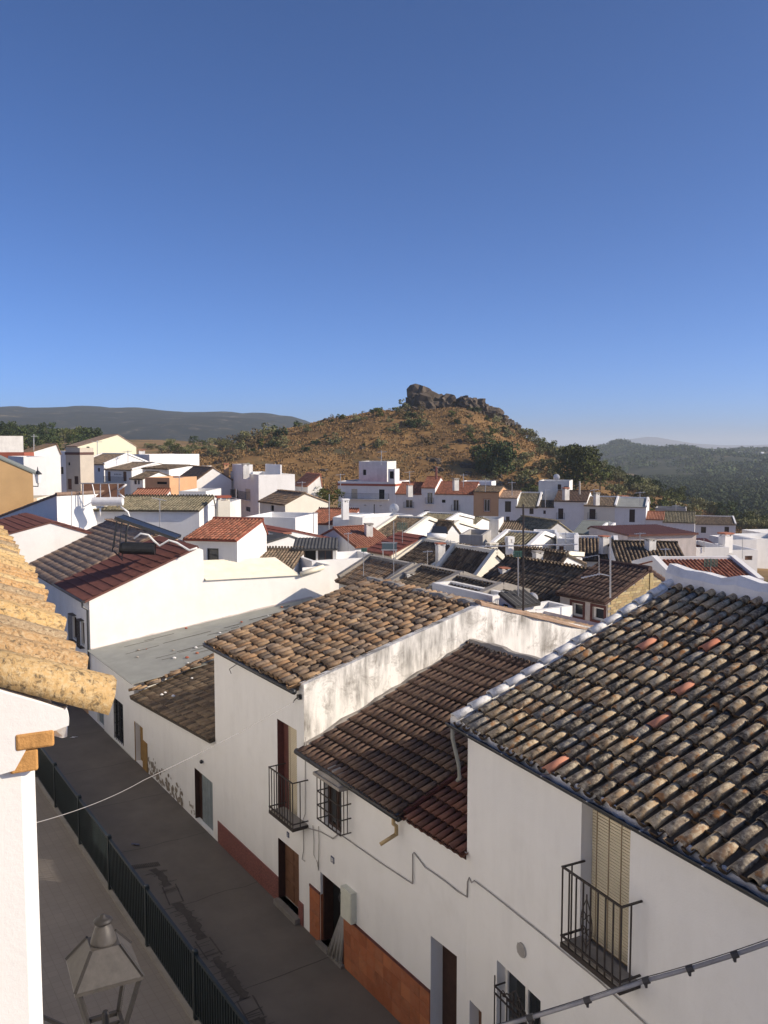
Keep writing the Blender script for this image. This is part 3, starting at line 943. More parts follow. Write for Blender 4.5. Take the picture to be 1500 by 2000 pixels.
# downpipe stub at its far end, dropping onto the lower roof
mb = MB(); mb.tube([(-.12, -.24, gz - .05), (-.12, -.24, gz - .25), (-.14, -.10, gz - .75), (-.14, -.08, gz - 1.0), (-.5, .1, gz - 1.2)], .036, 8); mb.build('downpipe', 'sheet_grey', hR, True)
# balcony door with a lowered blind
def door_blind(t, op, rev, shut=True, cords=4):
    a, b, c, d = op; mb = MB(); n = int((d - c - .06) / .045); h = (d - c - .06) / n
    for i in range(n): mb.box(a + .01, b - .01, rev - .05, rev + .0, c + .06 + i * h, c + .06 + i * h + h * .74)
    bl = mb.build('blind', 'blind', t)
    mb = MB(); mb.box(a + .02, b - .02, rev - .018, rev + .02, c, d - .01); mb.build('backing', 'blind_cord', bl)
    mb = MB()
    for i in range(cords):
        x = a + (b - a) * (.12 + .76 * i / (cords - 1)); mb.box(x - .008, x + .008, rev - .058, rev - .052, c + .06, d - .01)
    mb.build('cord', 'blind_cord', bl)
    return bl
door_blind(hR, doorR, .24)
mb = MB(); mb.box(doorR[0] + .002, doorR[1] - .002, .0, .236, doorR[2] - .06, doorR[2] + .012); mb.build('threshold', 'mortar', hR)
def iron_balcony(t, x0, x1, z, depth, h, n, orn=True, slabmat='iron_brown'):
    mb = MB(); mb.box(x0, x1, -depth, -.003, z - .07, z - .0); mb.box(x0 + .03, x1 - .03, -depth + .03, -.004, z + .001, z + .012, 1)
    sl_ = mb.build('balcony', [slabmat, 'mortar'], t)
    mb = MB()
    for zz, w in ((z + h, .045), (z + .10, .03)):
        mb.box(x0, x1, -depth, -depth + .03, zz - .012, zz + .012)
        for x in (x0, x1 - .03): mb.box(x + .001, x + .029, -depth + .03, .05, zz - .011, zz + .011)
    ra = mb.build('railing', 'iron_brown', sl_)
    for i in range(n + 1):
        x = x0 + .015 + (x1 - x0 - .03) * i / n
        mb = MB(); mb.box(x - .009, x + .009, -depth + .006, -depth + .024, z + .005, z + h - .012); mb.build('baluster', 'iron_brown', sl_)
    for x in (x0 + .015, x1 - .015):
        mb = MB(); mb.box(x - .009, x + .009, -depth / 2 - .009, -depth / 2 + .009, z + .005, z + h - .012); mb.build('baluster', 'iron_brown', sl_)
    if orn:
        xc = x0 + (x1 - x0) * 3.5 / n; mb = MB(); y = -depth + .015; s_ = (x1 - x0) / n
        cz = z + h * .48
        for s in (-1, 1):
            pts = [(xc + s * s_ * .75 * math.sin(math.pi * q / 12) * (1 if q > 1 else .5), y, cz - h * .33 + h * .66 * q / 12) for q in range(13)]
            mb.tube(pts, .008, 5)
            for zc in (cz - .1, cz + .1):
                mb.tube([(xc + s * (.06 + .045 * math.cos(a_)), y, zc + .055 * math.sin(a_)) for a_ in [q * math.pi / 5 for q in range(10)]], .008, 5)
        mb.tube([(xc, y, cz - h * .36), (xc, y, cz + h * .38)], .010, 5)
        mb.build('scroll', 'iron_brown', sl_)
    return sl_
bx0, bx1 = locR(1096, 1700, .36)[0], locR(1214, 1770, .36)[0]
bz = locR(1094, 1840, .36)[1]
doorz = doorR[2]
iron_balcony(hR, bx0, bx1, bz, .36, locR(1097, 1693, .36)[1] - bz, 8)
# round vent, lower window grille, door
vx, vz = locR(1020, 1855)
mb = MB(); mb.tube([(vx, -.03, vz), (vx, .02, vz)], .115, 16); vent = mb.build('vent', 'grey_wall', hR)
mb = MB()
for i in range(6): mb.box(vx - .09, vx + .09, -.036, -.031, vz - .08 + i * .03, vz - .065 + i * .03)
mb.build('louvre', 'cable', vent)
fill_opening(hR, (0, 0, 0), X, Y, winR, 'W', .24)
mb = MB(); x0, x1 = locR(966, 1900, .16)[0], locR(1056, 1960, .16)[0]; zt = locR(966, 1925, .16)[1]
for zz in (zt, zt - .12, 1.0, .8): mb.box(x0, x1, -.172, -.152, zz - .012, zz + .012)
for s in (x0, x1 - .02):
    for zz in (zt, .8): mb.box(s, s + .02, -.151, .05, zz - .011, zz + .011)
gr = mb.build('window_grille', 'iron_brown', hR)
for i in range(8):
    x = x0 + .01 + (x1 - x0 - .02) * i / 7; mb = MB(); top = zt + (.18 if i in (0, 7) else .0) + (.22 if i in (3, 4) else 0)
    mb.box(x - .009, x + .009, -.17, -.154, .8, top); mb.build('bar', 'iron_brown', gr)
mb = MB(); xm = (x0 + x1) / 2
for s in (-1, 1):
    for k, (cx, cz_, r_) in enumerate(((.1, .1, .07), (.22, .04, .06), (.34, .03, .045), (.08, -.3, .07), (.08, -.5, .07))):
        mb.tube([(xm + s * (cx + r_ * math.cos(a_)), -.178, zt + cz_ + r_ * math.sin(a_)) for a_ in [q * math.pi / 6 for q in range(11)]], .009, 5)
    mb.tube([(xm + s * q / 10 * .4, -.176, zt + .26 * (1 - q / 10) ** 1.6 + .02) for q in range(11)], .009, 5)
mb.build('scroll', 'iron_brown', gr)
fill_opening(hR, (0, 0, 0), X, Y, doorR2, 'd', .24)

# ---- M: the middle house (chocolate tile roof, grille window, orange dado)
hM = row_house('house', 'low white house with chocolate brown tile roof, orange dado and open black doorway', T_M)
lM = lambda px, py, pr=0.0: locA(T_M, px, py, pr)
WM, EM = T_M - T_R, lM(597, 1468)[1]
WM1 = T_M - T_M2
DM, RM_ = 4.95, 6.22
doorM = (lM(626, 1760)[0], lM(672, 1790)[0], .08, lM(626, 1703)[1])
winM = (lM(632, 1560)[0], lM(667, 1570)[0], lM(640, 1618)[1] + .02, lM(640, 1528)[1] + .02)
doorM2 = (lM(841, 1900)[0], lM(892, 1940)[0], .03, lM(841, 1827)[1])
mb = MB()
wall_face(mb, (0, 0, 0), X, WM, EM, [doorM, winM, doorM2], Y, .32)
mb.poly([(WM, 0, 0), (WM, 2 * DM, 0), (WM, 2 * DM, EM), (WM, DM, RM_ - .02), (WM, 0, EM)])
mb.quad((WM, 2 * DM, 0), (0, 2 * DM, 0), (0, 2 * DM, EM), (WM, 2 * DM, EM))
mb.build('wall', 'near_grey', hM)
slM = Vector((0, DM, RM_ - EM)); LM = slM.length; slM.normalize()
near_roof(hM, Vector((.06, 0, EM + .06)) - slM * .22, X, slM, WM1 - .06, LM + .22, 'tile_choc', .205, .37, .08, .066, .004, .43, 'bed_tile_choc', seed=31, cap=215, lift=.03)
near_roof(hM, Vector((WM1 + .1, 0, EM - .03)) - slM * .10, X, slM, WM - WM1 - .12, LM + .10, 'tile_choc_red', .205, .37, .08, .066, .004, .43, 'bed_tile_choc', seed=32, cap=85, lift=.03, name='lower_roof')
mb = MB(); mb.obox(Vector((WM1 + .0, 0, EM + .06)) - slM * .05, (.09, 0, 0), slM * (LM * .42), (0, 0, .05)); mb.build('red_flashing', 'reveal_red', hM)
slMb = Vector((0, -DM, RM_ - EM)).normalized()
roof_plane(hM, Vector((WM, 2 * DM, EM + .02)) - slMb * .1, -X, slMb, WM - .02, LM + .1, 'tile', 'tile_choc', .21, .37)
mb = MB(); lumpy(mb, (.05, DM, RM_ - .02), (WM - .3, DM, RM_ - .02), .34, .22, 22, .18, gg)
lumpy(mb, Vector((.06, 0, EM + .08)), Vector((.06, DM, RM_ + .04)), .2, .13, 20, .3, gg)
mb.build('ridge_mortar', 'mortar', hM)
mb = MB(); mb.box(WM1 + .5, WM - .25, DM + .1, DM + .4, RM_ - .5, RM_ + .42); mb.build('ridge_wall', 'white_stain', hM)
mb = MB(); mb.tube([(-.02, -.19, EM + .02), (WM1 + .05, -.19, EM - .02)], .075, 10); gt = mb.build('gutter', 'gutter', hM, True)
px_, pz_ = WM1 - .12, EM - .06
mb = MB(); e0 = lM(778, 1590, .12); e1 = lM(783, 1637, .12); e2 = lM(757, 1655, .3)
mb.tube([(px_ - .02, -.19, EM - .06), (px_ - .02, -.19, EM - .2), (px_ - .02, -.12, EM - .26), (px_ - .02, -.12, e1[1])], .04, 8)
mb.tube([(px_ - .02, -.12, e1[1] + .02), (px_ - .14, -.42, e1[1] - .16)], .04, 8)
mb.build('downpipe', 'pvc_beige', hM, True)
# door: black sheet painted as the unlit inside, behind an open leaf, white curtain, threshold
mb = MB(); mb.box(doorM[0] + .002, doorM[1] - .002, .31, .33, doorM[2], doorM[3]); mb.build('doorway', 'painted_void', hM)
mb = MB(); mb.box(doorM[0] + .001, doorM[0] + .06, .06, .30, doorM[2], doorM[3] - .02); mb.build('door_frame', 'wood_dark', hM)
mb = MB(); cx0, cx1 = lM(648, 1900)[0], lM(671, 1900)[0]
nq = 14; top = doorM[1] - .02; zt = lM(671, 1775)[1]
vsA, vsB = [], []
for i in range(nq + 1):
    f = i / nq; x = cx0 + (cx1 - cx0 + .06) * f; wv = .035 * math.sin(i * 2.1) - .05 - .1 * (1 - f)
    vsA.append((x, wv, .06 + .01 * math.sin(i * 1.7))); vsB.append((top - .07 * (1 - f), .03, zt + .12 * f))
mb.add(vsA + vsB, [(i, i + 1, nq + 2 + i, nq + 1 + i) for i in range(nq)])
cu = mb.build('curtain', 'curtain', hM, True)
so = cu.modifiers.new('thick', 'SOLIDIFY'); so.thickness = .008
mb = MB(); mb.box(doorM[0] - .05, doorM[1] + .05, -.12, .3, .012, .08); mb.build('step', 'kerb_stone', hM)
# orange tiled dado with dark top border: each tile a piece
dz = lM(750, 1858)[1]
def dado(t, x0, x1, zt, tile, mat, name='dado', y=-.022, rail=True, cell=(.33, .33)):
    mb = MB(); mb.box(x0, x1, y + .012, -.001, .01, zt); d = mb.build(name, 'bed_tile_new', t)
    nxx = max(1, int(round((x1 - x0) / cell[0]))); nz = max(1, int(round(zt / cell[1]))); w = (x1 - x0) / nxx; h = zt / nz
    mb = MB(); mb.box(.004, w - .004, y, y + .013, .004, h - .004); me = mb.mesh('dado_tile', mat)
    for i in range(nxx):
        for j in range(nz):
            o = link('dado_tile', me, d); o.location = (x0 + i * w, random.uniform(-.0015, .0015), .012 + j * h)
    if rail:
        mb = MB(); mb.box(x0, x1, y - .008, .0 - .002, zt, zt + .05); mb.build('border', 'reveal_red', d)
    return d
dado(hM, doorM[1] + .01, doorM2[0] - .005, dz, None, 'dado_tile')
dado(hM, lM(606, 1780)[0], doorM[0] - .01, dz, None, 'dado_tile')
mb = MB(); mb.box(doorM[0] + .0005, doorM[0] + .014, .0, .06, .09, dz); mb.build('reveal_tile', 'dado_tile', hM)
# window grille and its concrete hood
fill_opening(hM, (0, 0, 0), X, Y, winM, 'w', .2)
g0, g1 = lM(618, 1520, .28)[0], lM(664, 1560, .28)[0]; gz1, gz0 = lM(618, 1516, .28)[1], lM(618, 1598, .28)[1]
mb = MB()
for zz in (gz1, gz0 + (gz1 - gz0) * .66, gz0 + (gz1 - gz0) * .33, gz0):
    mb.box(g0, g1, -.28, -.262, zz - .012, zz + .012)
    for s in (g0, g1 - .018): mb.box(s, s + .018, -.261, .0, zz - .011, zz + .011)
gr = mb.build('window_grille', 'iron_brown', hM)
for i in range(7):
    x = g0 + .009 + (g1 - g0 - .018) * i / 6; mb = MB(); mb.box(x - .008, x + .008, -.279, -.263, gz0, gz1); mb.build('bar', 'iron_brown', gr)
for s in (g0, g1 - .018):
    for k in (.09, .18): mb = MB(); mb.box(s, s + .016, -.28 + k, -.265 + k, gz0, gz1); mb.build('bar', 'iron_brown', gr)
mb = MB(); q = 8
lo_ = [(g0 - .06, -.34, gz1 + .03), (g1 + .06, -.34, gz1 + .03), (g1 + .06, -.002, gz1 + .03), (g0 - .06, -.002, gz1 + .03)]
mb.hexa(lo_, [(x, y, z + .07) for x, y, z in lo_])
for i in range(q):
    a0, a1 = math.pi * i / q, math.pi * (i + 1) / q; xm, hw = (g0 + g1) / 2, (g1 - g0) / 2
    mb.hexa([(xm + hw * math.cos(a0), -.30, gz1 + .1), (xm + hw * math.cos(a1), -.30, gz1 + .1), (xm + hw * math.cos(a1), -.003, gz1 + .1), (xm + hw * math.cos(a0), -.003, gz1 + .1)],
            [(xm + hw * math.cos(a0), -.2, gz1 + .1 + .2 * math.sin(a0)), (xm + hw * math.cos(a1), -.2, gz1 + .1 + .2 * math.sin(a1)), (xm + hw * math.cos(a1), -.003, gz1 + .1 + .24 * math.sin(a1)), (xm + hw * math.cos(a0), -.003, gz1 + .1 + .24 * math.sin(a0))])
mb.build('window_hood', 'mortar', hM)
x_, z_ = lM(650, 1679); mb = MB(); mb.box(x_ - .07, x_ + .07, -.016, -.002, z_ - .07, z_ + .07); np_ = mb.build('number_plate', 'plate', hM)
mb = MB(); mb.box(x_ - .035, x_ - .018, -.02, -.0165, z_ - .045, z_ + .045)
mb.tube([(x_ + .028 + .025 * math.cos(a_), -.019, z_ + .022 + .02 * math.sin(a_)) for a_ in [k * math.pi / 4 for k in range(9)]], .006, 4)
mb.tube([(x_ + .028 + .028 * math.cos(a_), -.019, z_ - .022 + .024 * math.sin(a_)) for a_ in [k * math.pi / 4 for k in range(9)]], .006, 4)
mb.build('numeral', 'white', np_)
x0, z0 = lM(676, 1785); x1, z1 = lM(694, 1750); mb = MB(); mb.box(x0, x1 + .05, -.14, -.002, z0, z1 + .1); mx = mb.build('meter_box', 'meter_box', hM)
mb = MB(); mb.box(x0 + .03, x1 + .02, -.148, -.141, z0 + .04, z1 + .06); mb.build('lid', 'meter_box', mx)
mb = MB(); mb.tube([(x0 + .02, -.15, z1 - .05), (x0 - .02, -.17, z1 - .16), (x0 + .01, -.16, z1 - .26)], .012, 5); mb.build('hook', 'cable_dark', mx)
# second doorway of M
mb = MB(); mb.box(doorM2[0] + .003, doorM2[1] - .003, .28, .31, doorM2[2], doorM2[3] - .01); mb.build('door', 'wood_dark', hM)

# ---- H2: tall house with brown roof tiles and stained side wall
h2 = row_house('house', 'tall narrow white house with brown barrel tiles, stained side wall and red granite dado', T_23)
l2 = lambda px, py, pr=0.0: locA(T_23, px, py, pr)
W2, E2 = T_23 - T_M, l2(590, 1346)[1]
D2, RG2 = 5.3, 7.12
door2 = (l2(545, 1700)[0], l2(584, 1720)[0], .14, l2(545, 1637)[1])
bal2 = (l2(542, 1500)[0], l2(580, 1510)[0], l2(542, 1592)[1], l2(542, 1404)[1])
mb = MB()
wall_face(mb, (0, 0, 0), X, W2, E2, [door2, bal2], Y, .22, 0, 0)
mb.poly([(0, 2 * D2, 0), (0, 0, 0), (0, 0, E2), (0, D2, RG2), (0, 2 * D2, E2)])
mb.quad((W2, 2 * D2, 0), (0, 2 * D2, 0), (0, 2 * D2, E2), (W2, 2 * D2, E2))
mb.build('wall', 'near_grey', h2)
mb = MB(); sw = .22
prof = [(0, 0), (2 * D2 + .6, 0), (2 * D2 + .6, E2 - .3), (2 * D2, E2 + .1), (D2, RG2 + .16), (0, E2 + .12)]
mb.prism([(W2 - sw, y if y else .002, z) for y, z in prof], (sw, 0, 0)); mb.build('side_wall', 'white_stain', h2)
sl2 = Vector((0, D2, RG2 - E2)); L2 = sl2.length; sl2.normalize()
near_roof(h2, Vector((-.08, 0, E2 + .06)) - sl2 * .2, X, sl2, W2 - .16, L2 + .2, 'tile_brown', .262, .36, .106, .088, .034, .47, 'bed_tile_brown', seed=41)
sl2b = Vector((0, -D2, RG2 - E2)).normalized()
roof_plane(h2, Vector((W2 - .2, 2 * D2, E2 + .03)) - sl2b * .1, -X, sl2b, W2 - .1, L2 + .1, 'tile', 'tile_brown', .26, .36)
mb = MB(); lumpy(mb, (-.1, D2, RG2), (W2 - .1, D2, RG2), .36, .2, 24, .25, gg); mb.build('ridge_mortar', 'mortar', h2)
mb = MB(); lumpy(mb, (W2 - .1, D2, RG2 + .15), (W2 - .1, 2 * D2 + .6, E2 - .2), .3, .1, 12, .2, gg); mb.build('tile_coping', 'tile_tan', h2)
mb = MB(); mb.tube([(-.15, -.22, E2 + .0), (W2 - .05, -.22, E2 - .03)], .065, 8); mb.build('gutter', 'gutter', h2, True)
mb = MB(); mb.bar((1.7, -.25, E2 - .3), (2.2, -.1, E2 + .02), .015); mb.bar((1.6, -.16, E2 - .46), (1.7, -.25, E2 - .3), .012); mb.build('bracket', 'iron', h2)
door_blind(h2, (bal2[0] + .28, bal2[1], bal2[2], bal2[3]), .22, True, 2)
mb = MB(); mb.box(bal2[0] + .001, bal2[0] + .012, .004, .218, bal2[2], bal2[3] - .002); mb.box(bal2[0] + .0125, bal2[0] + .278, .17, .219, bal2[2], bal2[3] - .002); mb.build('reveal', 'reveal_red', h2)
b0, b1 = l2(524, 1520, .42)[0], l2(569, 1560, .42)[0]; bz = l2(524, 1582, .42)[1]
iron_balcony(h2, b0, b1 + .05, bz, .42, l2(524, 1498, .42)[1] - bz, 9, False)
mb = MB(); mb.box(door2[0] + .002, door2[1] - .002, .17, .2, door2[2], door2[3] - .002)
for q in range(2):
    for r_ in range(3):
        w = (door2[1] - door2[0]) / 2; h = (door2[3] - door2[2]) / 3; mb.box(door2[0] + q * w + .06, door2[0] + (q + 1) * w - .04, .155, .169, door2[2] + r_ * h + .06, door2[2] + (r_ + 1) * h - .04)
mb.build('door', 'wood_brown', h2)
mb = MB(); mb.box(door2[0] + .0005, door2[0] + .016, -.02, .168, door2[2], door2[3] - .003); mb.build('reveal', 'wood_dark', h2)
mb = MB(); mb.box(door2[0] - .02, door2[1] + .08, -.16, .16, .012, .14); mb.build('step', 'kerb_stone', h2)
gz_ = l2(430, 1606)[1]; x0 = l2(427, 1650)[0]
mb = MB(); n = 4; w = (door2[0] - x0) / n
for i in range(n):
    m2 = MB(); m2.box(x0 + i * w + .003, x0 + (i + 1) * w - .003, -.025, -.002, .01, gz_); m2.build('granite_panel', 'granite_red', h2)
m2 = MB(); m2.box(door2[1] + .005, W2 - .08, -.025, -.002, .01, gz_ - .1); m2.build('granite_panel', 'granite_red', h2)
x_, z_ = l2(563, 1629); mb = MB(); mb.box(x_ - .06, x_ + .06, -.014, -.002, z_ - .08, z_ + .05); np_ = mb.build('number_plate', 'plate', h2)
mb = MB(); mb.tube([(x_ + .02 * math.cos(a_), -.017, z_ - .015 + .035 * math.sin(a_)) for a_ in [-2.2 + k * .6 for k in range(8)]], .006, 4); mb.build('numeral', 'white', np_)
mb = MB(); a_ = l2(588, 1361); mb.box(a_[0] - .05, a_[0] + .05, -.09, -.002, a_[1] - .05, a_[1] + .06); mb.tube([(a_[0] - .05, -.05, a_[1]), (a_[0] - .22, -.06, a_[1] - .12), (a_[0] - .3, -.05, a_[1] - .2)], .014, 5); mb.build('cable_anchor', 'iron', h2)

# ---- H3: low house with a corrugated roof and crumbling plaster
h3 = row_house('house', 'low white house with brown corrugated roof and grey blue door beside the tall house', T_34)
l3 = lambda px, py, pr=0.0: locA(T_34, px, py, pr)
W3 = T_34 - T_23; E3 = l3(420, 1448)[1]; E3f = l3(264, 1362)[1]
D3 = 6.4; R3 = E3 + .27 * D3
door3 = (l3(381, 1560)[0], l3(416, 1590)[0], .05, l3(381, 1500)[1])
och = (.06, l3(280, 1480)[0], .02, l3(258, 1404)[1])
mb = MB(); wall_face(mb, (0, 0, 0), X, W3, E3f - .02, [door3, och], Y, .22)
mb.poly([(0, 0, E3f - .02), (W3, 0, E3f - .02), (W3, 0, E3)])
mb.poly([(0, D3, 0), (0, 0, 0), (0, 0, E3f - .03), (0, D3, E3f + .27 * D3 - .06)])
mb.quad((W3, D3, 0), (0, D3, 0), (0, D3, R3 - .3), (W3, D3, R3 - .3)); mb.build('wall', 'near_grey', h3)
O3 = Vector((.05, -.18, E3f + .02)); e3u = Vector((W3 - .08, 0, E3 - E3f + .03)); L3 = e3u.length; e3u.normalize()
sl3 = Vector((0, D3, R3 - E3)).normalized()
roof3 = roof_plane(h3, O3, e3u, sl3, L3, D3 / math.cos(math.atan(.27)) + .2, 'tile', 'tile_dark', .155, .34, seg=5)
# ragged row of loose tiles along its far edge
sp = [(.1 + .17 * i, g.uniform(-.2, .2) + .1 + k * .32, g.uniform(-.5, .5), 1 + g.uniform(-.15, .1), g.uniform(0, .04)) for i in range(3) for k in range(17)]
single_tiles('roof_tile', 'tile_brown', roof3, O3 + Vector((-.12, .05, .2)), e3u, sl3, e3u.cross(sl3).normalized(), sp, .42, .09, .075, .02)
for k in range(7):
    mb = MB(); x, y = g.uniform(.8, 5.5), g.uniform(.6, 5); p = O3 + e3u * x + sl3 * y + Vector((0, 0, .07)); s = g.uniform(.04, .1)
    mb.lathe([(s * .6, 0), (s, s * .4), (s * .5, s * .9)], 6, p); mb.build('stone', 'mortar_white', roof3)
mb = MB(); mb.box(door3[0] + .3, door3[1] - .002, .12, .16, door3[2], door3[3] - .002)
for q in range(4): mb.box(door3[0] + .33 + q * .22, door3[0] + .335 + q * .22, .112, .119, door3[2], door3[3] - .03)
mb.build('door', 'door_blue', h3)
mb = MB(); mb.box(door3[0] + .001, door3[0] + .29, .14, .17, door3[2], door3[3] - .002); mb.box(door3[0] + .0005, door3[0] + .012, .0, .139, door3[2], door3[3] - .002); mb.build('reveal', 'wood_dark', h3)
fill_opening(h3, (0, 0, 0), X, Y, och, 'd', .22); 
for o in h3.children:
    if o.name.startswith('door') and o.data.materials[0] == MATS['wood_brown']: o.data.materials[0] = MATS['wood_ochre']
mb = MB(); mb.box(och[1] + .002, och[1] + .5, -.03, -.002, .01, 1.05); mb.box(.0, .055, -.02, -.002, 0.01, och[3]); mb.build('ochre_dado', 'wood_ochre', h3)
mb = MB(); a_ = l3(397, 1490); mb.lathe([(.04, 0), (.06, .05), (.03, .1)], 8, (a_[0], -.06, a_[1])); mb.build('door_lamp', 'iron', h3)
# fallen plaster at the foot of the wall
mb = MB(); xa, xb = l3(283, 1560)[0], l3(358, 1620)[0]
for k in range(130):
    x = g.uniform(xa, xb); z = abs(g.gauss(0, .3)) + .04; z = min(z, .75 - .2 * (x - xa) / (xb - xa)); r_ = g.uniform(.02, .13); n = 7
    mb.poly([(x + r_ * g.uniform(.5, 1.1) * math.cos(2 * math.pi * i / n), -.003 - .0001 * k, z + r_ * 1.0 * g.uniform(.5, 1.1) * math.sin(2 * math.pi * i / n)) for i in range(n)])
for k in range(14):
    x = g.uniform(door3[0] - .5, door3[0] - .02); z = g.uniform(.03, .4); r_ = g.uniform(.02, .06); n = 7
    mb.poly([(x + r_ * g.uniform(.5, 1.1) * math.cos(2 * math.pi * i / n), -.0035 - .0001 * k, z + r_ * 1.4 * g.uniform(.5, 1.1) * math.sin(2 * math.pi * i / n)) for i in range(n)])
plain('bare_plaster', (.24, .205, .165), .95, var=.5, scale=12, bumps=.6); stuff(mb.build('bare_plaster', 'bare_plaster', h3))

# ---- H4: low house under the grey sheet roof
h4 = row_house('house', 'low white house under a wide grey flat sheet roof strewn with debris', T_S)
l4 = lambda px, py, pr=0.0: locA(T_S, px, py, pr)
W4 = T_S - T_34; E4 = l4(225, 1308)[1]; D4 = 10.5; R4 = E4 + 1.25
win4 = (l4(222, 1410)[0], l4(241, 1420)[0], l4(230, 1447)[1], l4(230, 1368)[1])
door4 = (l4(190, 1400)[0] , l4(203, 1410)[0], .05, l4(196, 1372)[1])
mb = MB(); wall_face(mb, (0, 0, 0), X, W4, E4, [win4, door4], Y, .14)
mb.poly([(W4, 0, 0), (W4, D4, 0), (W4, D4, R4), (W4, 0, E4)]); mb.quad((W4, D4, 0), (0, D4, 0), (0, D4, R4), (W4, D4, R4)); mb.build('wall', 'near_grey', h4)
sl4 = Vector((0, D4, R4 - E4)); L4 = sl4.length; sl4.normalize()
W4b = W4 + .25
r4 = None; en4 = X.cross(sl4); ns = 8
for i in range(ns):                                        # strips of roofing felt, slightly overlapping
    mb = MB(); lo, hi = L4 * i / ns - .15, L4 * (i + 1) / ns + .04
    mb.obox(Vector((.0, 0, E4 + .03)) + sl4 * lo + en4 * (.012 * (ns - i) * .3), X * W4b, sl4 * (hi - lo), en4 * .02)
    if i == 0: r4 = mb.build('roof', 'sheet_grey', h4)
    else: mb.build('roof_sheet', 'sheet_grey', r4)
mb = MB()
for k in range(34):                                        # cracks and lifted seams
    x, y = g.uniform(.3, W4 - .3), g.uniform(.3, D4 - .6); l = g.uniform(.3, 1.5); p = Vector((x, 0, E4 + .0)) + sl4 * y + en4 * .085
    mb.bar(p, p + sl4 * l * .25 + X * g.uniform(-.05, .05) + sl4 * l * .75, g.uniform(.012, .035), .008)
for (x, ya, yb) in ((2.4, .6, 9.5),): pass
stuff(mb.build('seams', 'tar', r4))
for k in range(22):
    mb = MB(); x, y = g.uniform(.3, W4 - .2), g.uniform(.4, D4 - .8); s = g.uniform(.03, .09); p = Vector((x, 0, E4)) + sl4 * y + en4 * .075
    mb.lathe([(s * .7, 0), (s, s * .4), (s * .4, s * .8)], 6, p); mb.build('debris', g.choice(['mortar_white', 'mortar_white', 'terracotta', 'mortar', 'red_wall']), r4)
mb = MB(); lumpy(mb, Vector((.02, 0, E4 + .05)), Vector((.02, D4, R4 + .05)), .12, .06, 20, .4, gg); mb.build('edge_mortar', 'pink_wall', h4)
fill_opening(h4, (0, 0, 0), X, Y, win4, 'g', .14)
mb = MB(); gx0, gx1 = win4[0], win4[1]
for i in range(6):
    x = gx0 + (gx1 - gx0) * (i + .5) / 6; mb.box(x - .01, x + .01, .0, .02, win4[2], win4[3])
for i in range(4):
    z = win4[2] + (win4[3] - win4[2]) * (i + .5) / 4; mb.box(gx0, gx1, .021, .035, z - .01, z + .01)
mb.build('window_grille', 'iron', h4)
fill_opening(h4, (0, 0, 0), X, Y, door4, 'k', .14)
for o in h4.children:
    if o.name.startswith('door'): o.data.materials[0] = MATS['door_blue']
mb = MB(); zl = l4(222, 1440)[1] - .12; mb.box(door4[1] + .1, W4 - .2, -.06, -.002, zl - .03, zl + .02); mb.build('ledge', 'iron', h4)
mb = MB(); mb.box(door4[1] + .1, W4 - .05, -.03, -.0025, .01, zl - .035); mb.build('dado', 'meter_box', h4)
mb = MB(); a_ = l4(208, 1450); mb.box(a_[0] - .12, a_[0] + .12, -.04, -.031, a_[1] - .17, a_[1] + .17); mb.build('vent', 'grey_wall', h4)

# ---- SH: the house with the red sheet roof and the solar heater; its older half beyond
hS = row_house('house', 'white house with big bare gable and dark red sheet metal roof under the solar heater', tA(118, 1160))
t0S = tA(118, 1160); lS = lambda px, py, pr=0.0: locA(t0S, px, py, pr)
WS = t0S - T_S; ES = lS(177, 1172)[1]; DS = 4.75; RS = 6.95; DB = 11.6
winS = [(WS - 1.5, WS - .95, 2.9, 3.9), (WS - 3.0, WS - 2.3, 2.9, 3.9)]
mb = MB(); wall_face(mb, (0, 0, 0), X, WS, ES, winS, Y, .16)
TB = lambda d: 5.42 - .03 * (d - DS) + (.42 if d > DS + 5.2 else 0)
mb.poly([(WS, 0, 0), (WS, DB, 0), (WS, DB, TB(DB)), (WS, DS + 5.3, TB(DB)), (WS, DS + 5.3, TB(DS) - .15), (WS, DS + .32, TB(DS)), (WS, DS + .30, RS - .12), (WS, DS, RS), (WS, 0, ES)])
mb.quad((WS, DB, 0), (0, DB, 0), (0, DB, TB(DB)), (WS, DB, TB(DB))); mb.quad((0, DS, ES), (WS - .2, DS, ES), (WS - .2, DS, RS), (0, DS, RS))
mb.build('wall', 'white', hS)
slS = Vector((0, DS, RS - ES)).normalized(); LS = math.hypot(DS, RS - ES)
rS = roof_plane(hS, Vector((-.02, 0, ES + .05)) - slS * .28, X, slS, WS + .12, LS + .32, 'panel', 'panel_red')
mb = MB(); mb.box(-.1, WS + .12, -.36, -.2, ES - .1, ES - .02); mb.tube([(WS - .02, -.28, ES - .1), (WS - .02, -.28, ES - .3), (WS - .02, -.08, ES - .45), (WS - .02, -.08, .5)], .045, 7); mb.build('gutter', 'gutter', hS)
for w_ in winS:
    fill_opening(hS, (0, 0, 0), X, Y, w_, 'w', .16)
    mb = MB()
    for i in range(6): x = w_[0] + (w_[1] - w_[0]) * i / 5; mb.box(x - .01, x + .01, -.2, -.18, w_[2] - .1, w_[3] + .1)
    for z in (w_[2] - .1, w_[3] + .1): mb.box(w_[0], w_[1], -.2, -.001, z - .015, z + .015)
    mb.build('window_grille', 'iron_brown', hS)
mb = MB(); mb.box(.1, WS - .6, -.03, -.002, .01, 1.3); mb.build('dado', 'orange_wall', hS)
